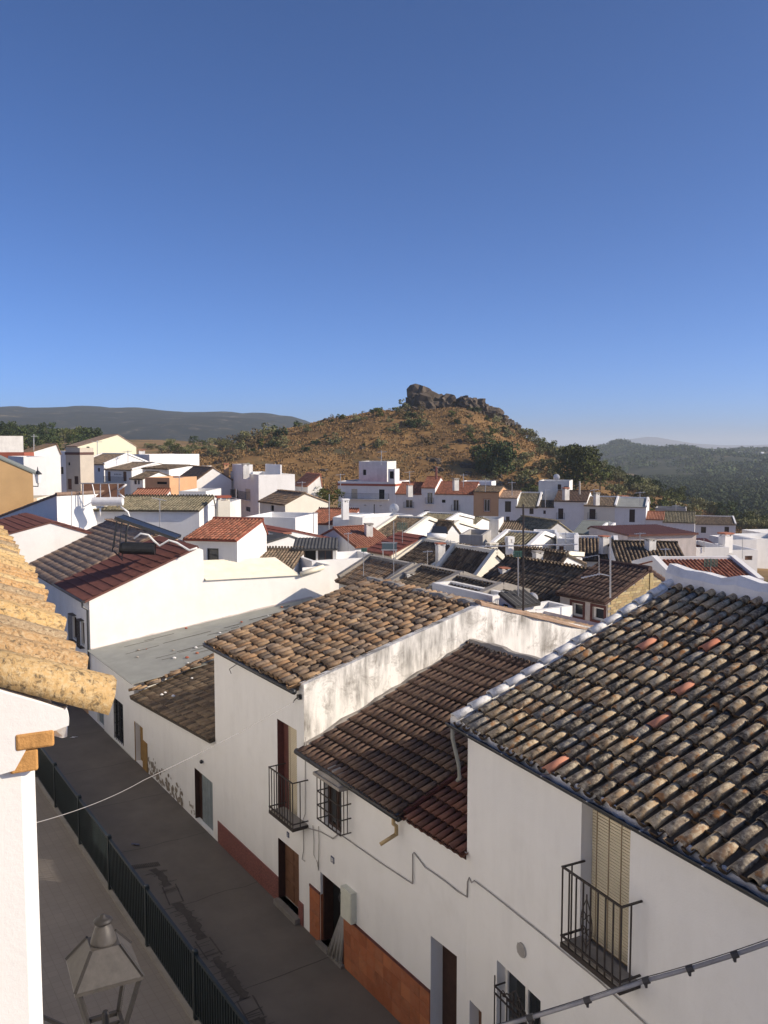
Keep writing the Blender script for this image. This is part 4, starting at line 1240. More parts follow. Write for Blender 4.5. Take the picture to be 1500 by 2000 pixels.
# terrace behind with a cream corrugated awning
mb = MB(); n = 44
A0, A1 = DS + .36, DS + 5.1; z0, z1 = TB(DS) + .05, TB(DS) + .28
V_ = []
for i in range(n + 1):
    f = i / n; k = .025 * (1 if i % 2 else -1); V_ += [(WS + .12 - 2.7 * f, A0, z0 + .55 * f + k), (WS + .12 - 2.7 * f, A1, z0 + .55 * f + k - .15)]
mb.add(V_, [(2 * i, 2 * i + 1, 2 * i + 3, 2 * i + 2) for i in range(n)]); mb.build('awning', 'sheet_cream', hS)
mb = MB(); mb.tube([(WS + .14, A1 + .05, z0 - .12), (WS + .1, A1 + 1.3, z0 + .12)], .13, 8); mb.build('rolled_awning', 'sheet_cream', hS, True)
mb = MB(); mb.box(WS - 2.4, WS - .3, A1 + .6, DB - .02, 3.2, 4.9); mb.build('terrace_block', 'white', hS)

hS2 = row_house('house', 'white house with old tan tile roof just beyond the red sheet roof', t0S + 9)
WS2 = 8.96
mb = MB(); wall_face(mb, (0, 0, 0), X, WS2, ES - .1, [(4.2, 5.1, 2.8, 3.8), (6.8, 7.7, .05, 2.1)], Y, .15)
RS2 = RS + .1
mb.poly([(WS2, 0, 0), (WS2, 9.6, 0), (WS2, 9.6, ES), (WS2, 4.8, RS2), (WS2, 0, ES - .1)]); mb.poly([(0, 9.6, 0), (0, 0, 0), (0, 0, ES - .1), (0, 4.8, RS2), (0, 9.6, ES)])
mb.build('wall', 'white', hS2)
fill_opening(hS2, (0, 0, 0), X, Y, (4.2, 5.1, 2.8, 3.8), 'w', .15); fill_opening(hS2, (0, 0, 0), X, Y, (6.8, 7.7, .05, 2.1), 'd', .15)
s_ = Vector((0, 4.8, RS2 - ES + .1)).normalized(); Lq = math.hypot(4.8, RS2 - ES + .1)
roof_plane(hS2, Vector((0, 0, ES - .04)) - s_ * .25, X, s_, WS2 - .05, Lq + .25, 'tile', 'tile_tan', .25, .40, seg=5)
s_ = Vector((0, -4.8, RS2 - ES)).normalized(); roof_plane(hS2, Vector((WS2, 9.6, ES + .04)) - s_ * .2, -X, s_, WS2, Lq + .2, 'tile', 'tile_tan', .25, .4)
mb = MB(); lumpy(mb, (0, 4.8, RS2 + .0), (WS2, 4.8, RS2 + .0), .4, .22, 16, .2, gg); mb.build('ridge_cap', 'bed_tile_brown', hS2)

# ================================================================== left building with ochre verge tiles, lantern, railing
CL = at(73, 1700, 3.0); CLz = 0
hL = thing('house', 'white house at the left edge with ochre lichened eave tiles and brick corbel', 'house', (CL.x, CL.y, WALK_Z - .6), THR)
def lL(px, py, y0=0.0):
    p = on_plane(px, py, Vector((CL.x, CL.y, 0)) + uR * y0, uR); q = p - Vector((CL.x, CL.y, WALK_Z - .6)); return q.dot(nR), q.z
ez_ = lL(205, 1338)[1]; ex_ = lL(212, 1338)[0]
zc_ = lL(100, 1330)[1]
mb = MB(); LBW, LBD = 5.0, 34.0; pitchL = .45  # LBD runs on unseen, lengthened to bounce sunlight across the street
zt_ = ez_ - .27
nseg = 14
ring = lambda z, bulge: [(-LBW, 0, z), (-.05 + bulge, 0, z), (-.012 + bulge, .012, z), (bulge, .06, z), (bulge, LBD, z), (-LBW, LBD, z)]
roofL = lambda x: ez_ - .19 + pitchL * (ex_ - .055 - x)
zw_ = roofL(0) - .08
zs_ = [0, 3, 6, 7.2, 7.8, 8.2, 8.5, 8.7, zw_]
prev = None
for i, z in enumerate(zs_):
    r_ = [Vector(q) for q in ring(z, .012 * math.sin(i * 1.9))]
    if prev: mb.add(prev + r_, [(k, (k + 1) % 6, 6 + (k + 1) % 6, 6 + k) for k in range(6)])
    prev = r_
roofL = lambda x: ez_ - .19 + pitchL * (ex_ - .055 - x)
mb.poly([(-LBW, 0, zw_), (-.05 + .012 * math.sin(8 * 1.9), 0, zw_), (-.02, 0, roofL(0) + .09), (-LBW, 0, roofL(-LBW) + .09)])
mb.poly([(-LBW, LBD, zt_ - .13), (.0, LBD, zt_ - .13), (.0, LBD, zt_ - .02), (-LBW, LBD, zt_ + LBW * pitchL - .02)])
mb.build('wall', 'near_white', hL)
# plaster cornice, rough hand-rendered profile along the eave (seen end-on)
cx1, cz0 = lL(134, 1415); _, cz1 = lL(128, 1350)
prof = [(-.30, cz0 - .17), (-.06, cz0 - .13), (.0, cz0 - .02), (cx1 - .06, cz0 - .004), (cx1 - .004, cz0 + .006), (cx1, cz0 + .03), (cx1 - .006, cz0 + .075), (cx1 - .012, cz1 + .02), (-.1, cz1 + .2), (-.3, cz1 + .3)]
mb = MB(); rings = []
gg2 = random.Random(8)
for k, y in enumerate([-.03, .02, .08, .3, .6, 1.0, 1.6, 2.5, 4, 6, 12, LBD]):
    rings.append([Vector((x + gg2.uniform(-.006, .006), y, min(z, roofL(x) + (.085 if y < .05 else -.05)) + gg2.uniform(-.006, .006))) for x, z in prof])
npf = len(prof)
mb.add([q for r_ in rings for q in r_], [(i * npf + j, i * npf + (j + 1) % npf, (i + 1) * npf + (j + 1) % npf, (i + 1) * npf + j) for i in range(len(rings) - 1) for j in range(npf)] + [tuple(range(npf))])
mb.build('cornice', 'near_white', hL)
# brick corbel beneath
b1x, b1z1 = lL(104, 1426); _, b1z0 = lL(104, 1452); b2x, b2z0 = lL(74, 1500)
mb = MB(); mb.box(-.06, b1x, -.035, .24, b1z0, b1z1 + .012); mb.box(-.08, b2x, -.028, .22, b2z0, b1z0 - .002)
plain('corbel_brick', (.50, .26, .085), .9, var=.3, scale=9, bumps=.5); co = mb.build('corbel', 'corbel_brick', hL)
bv = co.modifiers.new('bev', 'BEVEL'); bv.width = .008; bv.segments = 2
# ochre tiles
svL = Vector((-1, 0, pitchL)).normalized(); LL = 3.2
near_roof(hL, Vector((ex_ - .055, -.035, ez_ - .19)), Y, svL, 7.56, LL, 'tile_ochre', .27, .56, .115, .092, .024, .68, 'bed_tile_ochre', seed=51, cap=120, lift=.02, th=.06, ch0=2, d0=.34, up1=.03)
mb = MB(); mb.prism([(-LBW, 0, zt_ + LBW * pitchL + .05), (-2.4, 0, zt_ + 2.4 * pitchL + .05), (-2.4, 0, zt_ + 2.4 * pitchL - .05), (-LBW, 0, zt_ + LBW * pitchL - .05)], (0, LBD, 0)); mb.build('upper_roof', 'bed_tile_ochre', hL)

# lantern on a wall bracket
lp = at(203, 1870, 5.2)
lp.z -= .03
lamp = thing('wall_lantern', 'dark metal street lantern with pyramid roof at the lower left by the walkway', 'lantern', (lp.x, lp.y, lp.z), R(27))
s1, s2, s3 = .225, .25, .108       # half widths: body top, roof rim, roof top
zr = -.045
lamp.scale = (.8, .8, .8)
mb = MB(); hi = .215
lo_ = [(-s2, -s2, zr), (s2, -s2, zr), (s2, s2, zr), (-s2, s2, zr)]; up_ = [(-s3, -s3, zr + hi), (s3, -s3, zr + hi), (s3, s3, zr + hi), (-s3, s3, zr + hi)]
mb.hexa(lo_, up_); mb.box(-s2, s2, -s2, s2, zr - .03, zr - .002); rf_ = mb.build('lantern_roof', 'lamp_hood', lamp)
for i in range(4):
    mb = MB(); mb.bar(Vector(lo_[i]) + Vector((0, 0, .004)), Vector(up_[i]) + Vector((0, 0, .004)), .018, .018); mb.build('seam', 'lamp_metal', rf_)
mb = MB(); mb.lathe([(.10, zr + hi - .01), (.098, zr + hi + .015), (.062, zr + hi + .12), (.045, zr + hi + .135), (.045, zr + hi + .15)], 20); mb.build('chimney', 'lamp_hood', lamp, True)
mb = MB(); mb.lathe([(.03, zr + hi + .148), (.068, zr + hi + .155), (.074, zr + hi + .17), (.05, zr + hi + .19), (.022, zr + hi + .2), (.018, zr + hi + .215), (.004, zr + hi + .22)], 20); mb.build('finial', 'lamp_metal', lamp, True)
zb_ = -.52; s4 = .12
T4 = [Vector((sx * s1, sy * s1, zr - .03)) for sx, sy in ((-1, -1), (1, -1), (1, 1), (-1, 1))]; B4 = [Vector((sx * s4, sy * s4, zb_)) for sx, sy in ((-1, -1), (1, -1), (1, 1), (-1, 1))]
for i in range(4):
    mb = MB(); mb.bar(T4[i], B4[i], .03); mb.build('corner_bar', 'lamp_metal', lamp)
    mb = MB(); mb.bar(B4[i], B4[(i + 1) % 4], .032); mb.build('bottom_bar', 'lamp_metal', lamp)
    mb = MB(); a, b = T4[i] * .96, T4[(i + 1) % 4] * .96; c, d = B4[(i + 1) % 4] * .96, B4[i] * .96
    a.z = b.z = zr - .035; c.z = d.z = zb_ + .01; mb.quad(a, b, c, d); mb.build('glass_pane', 'lamp_glass', lamp)
mb = MB(); mb.lathe([(.02, zb_ - .02), (.03, zb_ + .02), (.028, zb_ + .1), (.02, zb_ + .12)], 10); mb.build('bulb_holder', 'lamp_metal', lamp)
mb = MB(); mb.box(-.11, .11, -.008, .008, zb_ - .012, zb_ + .01); mb.lathe([(.035, zb_ - .1), (.05, zb_ - .03), (.03, zb_ - .01)], 10)
wp = (Vector((CL.x, CL.y, 0)) + uR * 2.9 + nR * .02); wl_ = Matrix.Rotation(-R(27), 3, 'Z') @ Vector((wp.x - lp.x, wp.y - lp.y, 0)) / .8
mb.tube([(0, 0, zb_ - .1), (wl_.x * .3, wl_.y * .3, zb_ - .16), (wl_.x * .7, wl_.y * .7, zb_ - .16), (wl_.x, wl_.y, zb_ - .22)], .018, 7)
mb.tube([(wl_.x * .35, wl_.y * .35, zb_ - .16), (wl_.x, wl_.y, zb_ - .62)], .014, 6); mb.build('bracket', 'lamp_metal', lamp)

# railing
rl = thing('railing', 'dark green iron railing running along the walkway edge above the road', 'railing', tuple(ptA(0, RAIL_N + .11, WALK_Z + .03)), ROT_A)
RH = 1.22; postt = [ (lambda p: p.dot(uA))(at_z(px, py, WALK_Z + 1.3)) for px, py in ((365, 1865), (265, 1730), (190, 1640))]
sp_ = (postt[2] - postt[0]) / 2
posts = [postt[0] + sp_ * i for i in range(-3, 9)]
pm = MB(); pm.box(-.045, .045, -.045, .045, 0, RH + .07); pm.lathe([(.05, RH + .07), (.055, RH + .085), (.03, RH + .105)], 8); pme = pm.mesh('post', 'rail_paint')
pk = MB(); pk.box(-.017, .017, -.022, .022, .1, RH - .03); pkm = pk.mesh('picket', 'rail_paint')
for i, t in enumerate(posts):
    o = link('post', pme, rl); o.location = (-t, 0, 0)
    if i + 1 < len(posts):
        t2 = posts[i + 1]
        mb = MB(); mb.box(-t2 + .046, -t - .046, -.028, .028, RH - .03, RH + .03); mb.build('top_rail', 'rail_paint', rl)
        mb = MB(); mb.box(-t2 + .046, -t - .046, -.018, .018, .08, .12); mb.build('bottom_rail', 'rail_paint', rl)
        n = 24
        for k in range(1, n):
            o = link('picket', pkm, rl); o.location = (-(t + (t2 - t) * k / n), 0, 0)

# scraps lying on the road
for nm, lab, px, py, mt in (('paper_scrap', 'small blue scrap of paper on the road beside the railing', 263, 1651, 'plate'), ('paper_scrap', 'small pale scrap of paper far down the road', 146, 1442, 'white')):
    p = at_z(px, py, 0.0); mb = MB(); gq = random.Random(px)
    vs_ = [(gq.uniform(-.13, .13) + .09 * (i % 3 - 1), gq.uniform(-.03, .03) + .07 * (i // 3 - 1), gq.uniform(.012, .06)) for i in range(9)]
    mb.add(vs_, [(0, 1, 4, 3), (1, 2, 5, 4), (3, 4, 7, 6), (4, 5, 8, 7)]); o = mb.build(nm, mt); o.location = p; tag(o, lab, 'litter')
# cables
def wire(name, label, pts, r, mat='cable_dark', sag=0.0, n=24, cat='cable', clips=0):
    P = [Vector(p) for p in pts]; out = []
    for i in range(len(P) - 1):
        for k in range(n):
            f = k / n; q = P[i].lerp(P[i + 1], f); q.z -= sag * 4 * f * (1 - f); out.append(q)
    out.append(P[-1]); mb = MB(); mb.tube(out, r, 6)
    o = mb.build(name, mat, None, True); tag(o, label, cat)
    if clips:
        for k in range(1, clips + 1):
            q = out[int(len(out) * k / (clips + 1))]; d = (P[-1] - P[0]).normalized(); mb = MB(); mb.tube([q - d * .03, q + d * .03], r * 1.7, 8); mb.bar(q - Vector((0, 0, r)), q - Vector((0, 0, r * 3.2)), .02, .03); mb.build('clip', 'cable_dark', o)
    return o
p1 = on_plane(584, 1364, PA - nA * .3, nA); wire('service_wire', 'thin service wire crossing the street below the tall narrow house', [p1, at(280, 1524, 12.5), at(70, 1607, 8.2)], .0045, 'cable', .05)
wire('overhead_cable', 'thick bundled overhead cable with clips in front of the balcony', [at(820, 2045, 7.6), at(1262, 1915, 7.3), at(1620, 1797, 6.9)], .019, 'cable', .03, clips=7)
wire('messenger_wire', 'thin messenger wire just above the thick overhead cable', [at(820, 2040, 7.6), at(1262, 1908, 7.3), at(1620, 1788, 6.9)], .004, 'cable_dark', .03)
def wallcable(label, pxs, fr, mat='cable', r=.011):
    pts = []
    for px, py in pxs: pts.append(on_plane(px, py, (PA - nA * .03) if fr == 'A' else (PR - nR * .03), nA if fr == 'A' else nR))
    mb = MB(); mb.tube(pts, r, 5); o = mb.build('wall_cable', mat, None, True); return tag(o, label, 'cable')
wallcable('grey wall cable running down the near white house below the balcony', [(921, 1724), (926, 1720), (960, 1746), (1010, 1786), (1060, 1826), (1110, 1868), (1170, 1917), (1260, 2000), (1300, 2038)], 'R')
wallcable('grey cable sagging along the low house from the grille window to its vertical conduit', [(600, 1617), (625, 1624), (650, 1638), (662, 1628), (700, 1655), (750, 1690), (802, 1724), (806, 1726), (806, 1668), (808, 1665), (830, 1694), (848, 1706), (870, 1722), (895, 1742), (912, 1752), (913, 1722), (916, 1714), (921, 1724)], 'A', r=.013)
wallcable('short looped conduit on the corner between the tall and low houses', [(597, 1440), (596, 1500), (596, 1590), (592, 1600), (593, 1660), (590, 1678), (595, 1682)], 'A', r=.010)
wallcable('pair of thin conduits hanging beside the grille window', [(611, 1612), (613, 1640), (613, 1670), (620, 1685), (622, 1700), (623, 1640), (622, 1614)], 'A', r=.009)

# ================================================================== the town beyond, house by house (left to right, far to near)
def hh(label, *a, **k): return house(label, *a, **k)
# far left, up the hill street
hh('plain white windowless block below the wooded slope at the far left', -60, 851, 95, 33, xr=45, dep=6, roof='flat', parapet=.0, wall='white_old')
hh('red walled roof terrace beside the white block at the far left', -40, 884, 80, 12, xr=47, dep=5, roof='flat', parapet=0, wall='red_wall')
hh('ochre plastered house with sloping grey green roof at the left edge', -50, 924, 58, 22, xr=64, dep=7, roof='gy', rf=0, rise=1.75, cover='flat', tile='sheet_green', wall='ochre')
hh('white corner house with the wall lamp at the mouth of the hill street', 46, 897, 72, 33, xr=90, dep=7, roof='flat', parapet=.2, wall='white')
hh('white house with long sloping roofline behind the lamp corner house', 50, 886, 104, 33, xr=118, dep=6, roof='gy', rf=.9, yr=868, tile='tile_brown')
hh('shaded white terrace house with dark windows inside the hill street', 92, 888, 118, -25, xr=129, dep=4, roof='flat', wall='white_blue', wins=[(100, 905, 105, 916, 'k'), (117, 912, 124, 926, 'w'), (103, 930, 107, 945, 'k'), (110, 930, 114, 942, 'w')])
hh('beige three storey house with brown fascia closing the hill street', 128, 882, 'c', -25, xr=156, dep=2.5, roof='flat', wall='beige_wall', topslab='brown_sign', wins=[(133, 903, 137, 909, 'v'), (132, 935, 140, 956, 'd'), (145, 930, 153, 946, 'k')])
hh('tall pale yellow house with blank gable on the left skyline', 152, 872, 160, 33, xr=266, dep=9, roof='gy', rf=.68, yr=849, tile='tile_tan', wall='cream', wins=[(169, 871, 175, 876, 'v')])
hh('white house with one small balcony below the yellow gable', 155, 906, 140, -35, xr=203, dep=9, roof='gx', yr=887, tile='tile_mid', coping='white', wins=[(173, 913, 182, 935, 'wB'), (191, 914, 195, 921, 'w')])
t_, W_, d_, H_, h_ = hh('white house with two brown doors behind one long balcony', 205, 917, 130, -35, xr=257, dep=10, roof='gx', yr=904, tile='tile_mid', coping='white', wins=[(210, 921, 216, 940, 'd'), (240, 921, 247, 940, 'd')])
balcony(t_, (0, 0, 0), X, -Y, .1, W_ * .8, H_ - 1.95, .5, .95)
for i in range(5):
    mb = MB(); mb.box(W_ * .36 + i * .35, W_ * .36 + i * .35 + .18, -.05, -.002, H_ - .75, H_ - .57); mb.build('wall_tile', 'door_blue', t_)
hh('flat topped white block with long sunlit flank near the yellow gable', 243, 889, 148, -35, xr=292, dep=11, roof='flat', parapet=.15, wall='white')
hh('white house with bright triangular flank left of the long tile roof', 278, 915, 118, -35, xr=330, dep=8, roof='gx', rf=.45, yr=909, tile='tile_dark', wall='white')
hh('tiny house with dark tile roof and two windows below the balcony house', 255, 935, 108, -35, xr=279, dep=5, roof='gx', yr=922, tile='tile_dark', wins=[(262, 938, 267, 946, 'k'), (269, 938, 273, 946, 'w')])
hh('unplastered orange brick lean to between white walls', 283, 934, 100, -25, xr=331, dep=5, roof='flat', parapet=.1, wall='orange_wall', wins=[(306, 938, 326, 946, 'v')])
hh('white house with bright gable and mottled roof left of the three storey block', 383, 938, 105, 33, xr=452, xl=347, roof='gy', rf=.48, yr=914, tile='tile_brown', wall='white')
hh('low far white cottage with a single dark window under the trees', 340, 912, 150, -12, xr=386, dep=6, roof='flat', parapet=.1, wall='white_blue', wins=[(365, 913, 371, 918, 'k')])
t_, W_, d_, H_, h_ = hh('three storey white block with balcony and brilliant sunlit side', 505, 936, 98, 25, xr=576, xl=450, roof='flat', parapet=.5, wall='white', lwins=[(455, 955, 465, 978, 's'), (479, 955, 489, 978, 's'), (455, 988, 465, 997, 'w'), (480, 990, 489, 999, 'w')])
balcony(t_, (0, d_, 0), -Y, -X, .0, d_ * .72, H_ - 2.55, .5, .95)
mb = MB(); mb.box(W_ * .02, W_ * .3, d_ * .55, d_ * .95, H_ - .3, H_ + 1.5); mb.box(W_ * .62, W_ * .66, .3, d_ * .5, H_ - .3, H_ + 1.6); mb.build('roof_room', 'white', t_)
hh('cream gabled house with mottled brown roof in front of the three storey block', 557, 985, 85, 33, xr=641, xl=507, roof='gy', rf=.45, yr=964, tile='tile_brown', wall='cream_pale', lwins=[(529, 987, 535, 998, 'v')])
hh('small white house with pinkish red roof and garden bushes', 601, 949, 112, 33, xr=629, xl=573, roof='gy', rf=.9, yr=928, tile='tile_terra', wall='white_old')
t_, W_, d_, H_, h_ = hh('wide white house with red fascia, roof terrace and long balcony', 660, 943, 140, -18, xr=772, dep=8, roof='flat', parapet=.25, wall='white_blue', topslab='red_wall', wins=[(686, 955, 698, 975, 's'), (740, 956, 751, 975, 'v')])
balcony(t_, (0, 0, 0), X, -Y, W_ * .12, W_ * .9, H_ - 2.5, .6, .9)
for f in (.2, .48, .75):
    mb = MB(); mb.lathe([(.02, 0), (.28, .09), (.02, .18)], 8, (W_ * f, -.02, H_ - 3.6)); mb.build('medallion', 'grey_wall', t_)
hh('pale stair tower on the roof terrace of the wide house', 701, 901, 143, -18, xr=756, dep=5, roof='flat', parapet=.0, wall='white_old', wins=[(709, 917, 715, 928, 'v')], base=5.5)
hh('narrow white roof cabin with black doorway at the terrace end', 758, 916, 137, -18, xr=771, dep=2.5, roof='flat', parapet=0, wall='white_blue', wins=[(761, 919, 769, 935, 'v')], base=5.5)
hh('white house with small red roof right of the wide house', 772, 964, 137.2, -18, xr=823, dep=7, roof='gx', yr=943, tile='tile_red', wall='white_blue', wins=[(792, 976, 806, 992, 'WB')])
hh('narrow taller white house with red roof and balcony', 823, 952, 'c', -18, xr=850, dep=7, roof='gx', yr=932, tile='tile_red', wall='white_blue', wins=[(834, 962, 845, 984, 'WB'), (828, 997, 838, 1001, 'v')])
hh('white house with the widest bright red roof in the far row', 850, 964, 'c', -18, xr=925, dep=7.5, roof='gx', yr=942, tile='tile_red', wall='white_blue', wins=[(863, 976, 870, 982, 'v'), (885, 976, 896, 998, 'WB')])
hh('orange ochre house with framed tall window in the far row', 925, 960, 'c', -18, xr=975, dep=7, roof='gx', yr=950, tile='tile_dark', wall='orange_wall', trim='terracotta', wins=[(945, 975, 957, 999, 'WF'), (938, 1008, 953, 1014, 'v')])
hh('white house with pale tan roof right of the orange house', 974, 972, 'c', -18, xr=1010, dep=7, roof='gx', yr=959, tile='tile_tan', wall='white_blue', wins=[(986, 979, 998, 1000, 'g'), (988, 1009, 995, 1018, 'w')])
hh('white house with steep olive brown roof edged in white', 1008, 990, 'c', -18, xr=1050, dep=8, roof='gx', yr=963, tile='tile_olive', coping='white', wins=[(1034, 993, 1042, 1004, 'w'), (1033, 1016, 1045, 1024, 'v')])
hh('low white house with strip of black roof and tiny windows', 1049, 990, 'c', -18, xr=1082, dep=6, roof='gx', yr=979, tile='tile_dark', wins=[(1061, 997, 1066, 1004, 'k'), (1060, 1016, 1069, 1024, 'k')])
hh('white house with dark brown roof and black balcony door', 1082, 978, 'c', -20, xr=1146, dep=8, roof='gx', yr=959, tile='tile_choc', wall='white', wins=[(1090, 993, 1100, 1014, 'kB')])
hh('cream house with brown roof and small iron balcony in the far row', 1141, 987, 'c', -20, xr=1202, dep=8, roof='gx', yr=971, tile='tile_mid', coping='white', wall='cream_pale', wins=[(1151, 994, 1163, 1014, 'kB'), (1174, 1018, 1183, 1026, 'W')])
hh('white house with plain grey roof and tall black door', 1201, 989, 'c', -20, xr=1262, dep=8, roof='gx', yr=973, cover='flat', tile='sheet_grey', coping='white', wall='white_blue', wins=[(1229, 995, 1240, 1020, 'k')])
hh('little white house with orange tile roof at the end of the far row', 1262, 1014, 'c', -20, xr=1296, dep=7, roof='gx', yr=1000, tile='tile_terra', wall='white_blue', wins=[(1273, 1024, 1281, 1032, 'k')])
hh('white house with broad olive brown roof near the valley', 1295, 1019, 'c', -20, xr=1357, dep=7.5, roof='gx', yr=1000, tile='tile_olive', wall='white_blue')
hh('grey parapet block behind the broad olive brown roof', 1280, 993, 153, -20, xr=1340, dep=5, roof='flat', parapet=.1, wall='grey_wall')
hh('white house with two dark windows at the edge of the valley', 1352, 1023, 150, -15, xr=1437, dep=8, roof='gx', yr=1009, tile='tile_mid', coping='white', wall='white_blue', wins=[(1369, 1029, 1379, 1041, 'w'), (1415, 1029, 1424, 1041, 'k')])
hh('pale wall block rising behind the bright red roof', 900, 941, 150, -18, xr=960, dep=4, roof='flat', parapet=.1, wall='white_blue')
hh('whitewashed roof rooms with two windows under the hill trees', 1052, 940, 135, -18, xr=1112, dep=5, roof='flat', parapet=.1, wall='white_old', wins=[(1089, 946, 1096, 956, 'k'), (1101, 950, 1109, 958, 'w')])
# right edge flats
hh('long flat white parapet block below the valley houses', 1430, 1056, 96, 8, xr=1478, dep=5, roof='flat', parapet=.1, wall='white')
hh('white flat roofed house touching the right edge', 1477, 1056, 99, 8, xr=1560, dep=6, roof='flat', parapet=.2, wall='white')
hh('bright white block at the right edge above the flat roofs', 1487, 1042, 122, 8, xr=1560, dep=5, roof='flat', parapet=.1, wall='white')
hh('white flat house with ochre door near the right edge', 1425, 1078, 74, 6, xr=1480, dep=5, roof='flat', parapet=.15, wall='white', wins=[(1455, 1080, 1470, 1094, 'd')])
hh('low white box left of the chimney house on the right', 1360, 1072, 66, 6, xr=1424, dep=5, roof='flat', parapet=.1, wall='white')
hh('small dark red shed roof tucked beside the pinkish wall', 1358, 1070, 70, -8, xr=1405, dep=5, roof='gx', rf=1, yr=1052, cover='panel', tile='panel_red2', wall='white')
# centre, middle distance
hh('long low white house carrying the solar tank and olive tile strip', 150, 996, 57, -3, xr=389, dep=4.2, roof='gx', rf=.9, yr=972, tile='tile_olive', wall='white', pitch=.2, wins=[(190, 1035, 200, 1043, 'v'), (202, 1035, 214, 1044, 'W')])
hh('pale wall block behind the olive tile strip', 350, 962, 68, -3, xr=402, dep=5, roof='flat', parapet=.1, wall='white_old')
hh('terracotta patio roof behind the solar tank', 250, 974, 66, 8, xr=318, dep=6, roof='gx', rf=.9, yr=957, tile='tile_terra', wall='white')
hh('narrow whitewashed outbuilding with cream chimney stack', 396, 986, 62, -3, xr=441, dep=5, roof='flat', parapet=.1, wall='white_old')
hh('white house with shaded rising wall and bright end at the left edge', -60, 1032, 60, -34, xr=113, dep=5, roof='gy', rf=1, yr=967, tile='tile_tan', wall='white_blue')
hh('white gabled house with dark red sheet roof at the left edge', -70, 1066, 45, 33, xr=205, dep=7, roof='gy', rf=.6, yr=1020, cover='panel', tile='panel_red', wall='white')
hh('cream parapet terrace at the left edge below the ochre house', -40, 982, 63, 6, xr=72, dep=4, roof='flat', parapet=.3, wall='cream_pale')
hh('white upper room with bright red barrel tile roof and one window', 362, 1052, 42.5, -12, xr=463, dep=4.2, roof='gx', rf=.85, yr=1016, tile='tile_red', pitch=.2, wall='white', wins=[(404, 1071, 427, 1101, 'g')])
hh('white walled courtyard block with stepped parapet', 480, 1018, 66, -15, xr=577, dep=5, roof='flat', parapet=.35, wall='white_blue')
hh('white house with dark red sheet roof behind the patio house', 490, 1064, 54, 33, xr=650, dep=6, roof='gy', rf=.5, yr=1037, cover='panel', tile='panel_red2', wall='white')
hh('white house with black sheet roof behind the brown tile strip', 462, 1078, 49, 33, xr=625, dep=4.5, roof='gy', rf=.62, yr=1046, cover='flat', tile='sheet_dark', wall='white')
hh('small lean to with brown barrel tile strip behind the cream awning', 470, 1107, 44, -8, xr=572, dep=2.6, roof='gx', rf=.95, yr=1076, tile='tile_mid', pitch=.17, wall='white')
t_, W_, d_, H_, h_ = hh('white patio house with open upper room under a black corrugated canopy', 609, 1098, 43.5, 25, xr=745, xl=571, roof='flat', parapet=.06, wall='white')
hh('open upper room with black corrugated canopy', 573, 1072, 46, 2, xr=657, dep=2.6, roof='gx', rf=.95, rise=.28, cover='sheet', tile='sheet_dark', wall='white_old', wins=[(590, 1074, 617, 1098, 'v'), (621, 1074, 650, 1098, 'w')], base=3.0, name='canopy_room', cat='canopy room')
hh('house with broad plain terracotta roof in the middle of the town', 693, 1067, 56, 33, xr=767, xl=615, roof='gx', yr=1031, tile='tile_terra', wall='white_blue', pitch=.19)
hh('house with wine red ribbed roof right of the terracotta roof', 765, 1082, 49, 33, xr=882, xl=718, roof='gy', rf=.52, yr=1048, cover='panel', tile='panel_red2', wall='cream_pale')
hh('long sunlit white parapet wall house above the dark tile roofs', 708, 1011, 70, 33, xr=806, dep=3, roof='flat', parapet=.0, wall='white')
hh('lavender shaded roof terrace left of the long sunlit wall', 650, 1015, 72, -10, xr=708, dep=5, roof='flat', parapet=.2, wall='white_blue')
hh('house with rusty red roof half in shade below the wide house', 590, 1022, 76, -12, xr=672, dep=6, roof='gx', rf=.9, yr=996, tile='tile_red', wall='white_blue')
hh('house with dark green tinged tile roof and cream verge', 722, 1046, 60, -28, xr=786, dep=8, roof='gx', yr=1013, tile='tile_dark', coping='cream_pale')
hh('house with dark tile roof second along from the terracotta roof', 787, 1048, 63, -28, xr=852, dep=8, roof='gx', yr=1020, tile='tile_dark', coping='cream_pale')
hh('house with speckled brown roof and white verge below the red row', 800, 1022, 76, -28, xr=864, dep=7, roof='gx', yr=1005, tile='tile_olive', coping='white')
hh('low house with grey brown roof below the orange house', 868, 1026, 84, -25, xr=922, dep=6, roof='gx', yr=1011, tile='tile_olive')
hh('pale plaster yard wall block below the orange house', 924, 1016, 88, -15, xr=974, dep=4, roof='flat', parapet=.1, wall='white_old')
hh('white pointed gable among the dark tile roofs', 869, 1043, 62, 33, xr=898, dep=5, roof='gy', yr=1023, tile='tile_dark', wall='white')
hh('grey rendered box with flat top in the middle of the roofs', 897, 1047, 58, -15, xr=943, dep=4, roof='flat', parapet=.1, wall='grey_wall')
hh('tiny brown tile roof cottage below the white tan roofed house', 975, 1037, 76, -15, xr=1016, dep=4, roof='gx', rf=.9, yr=1021, tile='tile_mid')
hh('second tiny brown tile roof cottage next to the tall mast', 1016, 1041, 75, -15, xr=1060, dep=4, roof='gx', rf=.9, yr=1028, tile='tile_mid')
hh('house with sunlit olive tile roof behind the antenna boom', 948, 1076, 55, -28, xr=1022, dep=8, roof='gx', yr=1042, tile='tile_olive', coping='white')
hh('white patio box with arched shade right of the mast', 1042, 1050, 60, -10, xr=1090, dep=4, roof='flat', parapet=.2, wall='white_blue')
hh('white patio room with narrow brown door', 1088, 1056, 57, -10, xr=1134, dep=4, roof='flat', parapet=.15, wall='white_blue', wins=[(1092, 1066, 1101, 1084, 'd')])
hh('old whitewashed barn gable below the white windowed house', 1060, 1044, 74, 22, xr=1119, dep=6, roof='gy', yr=1020, tile='tile_olive', wall='white_old')
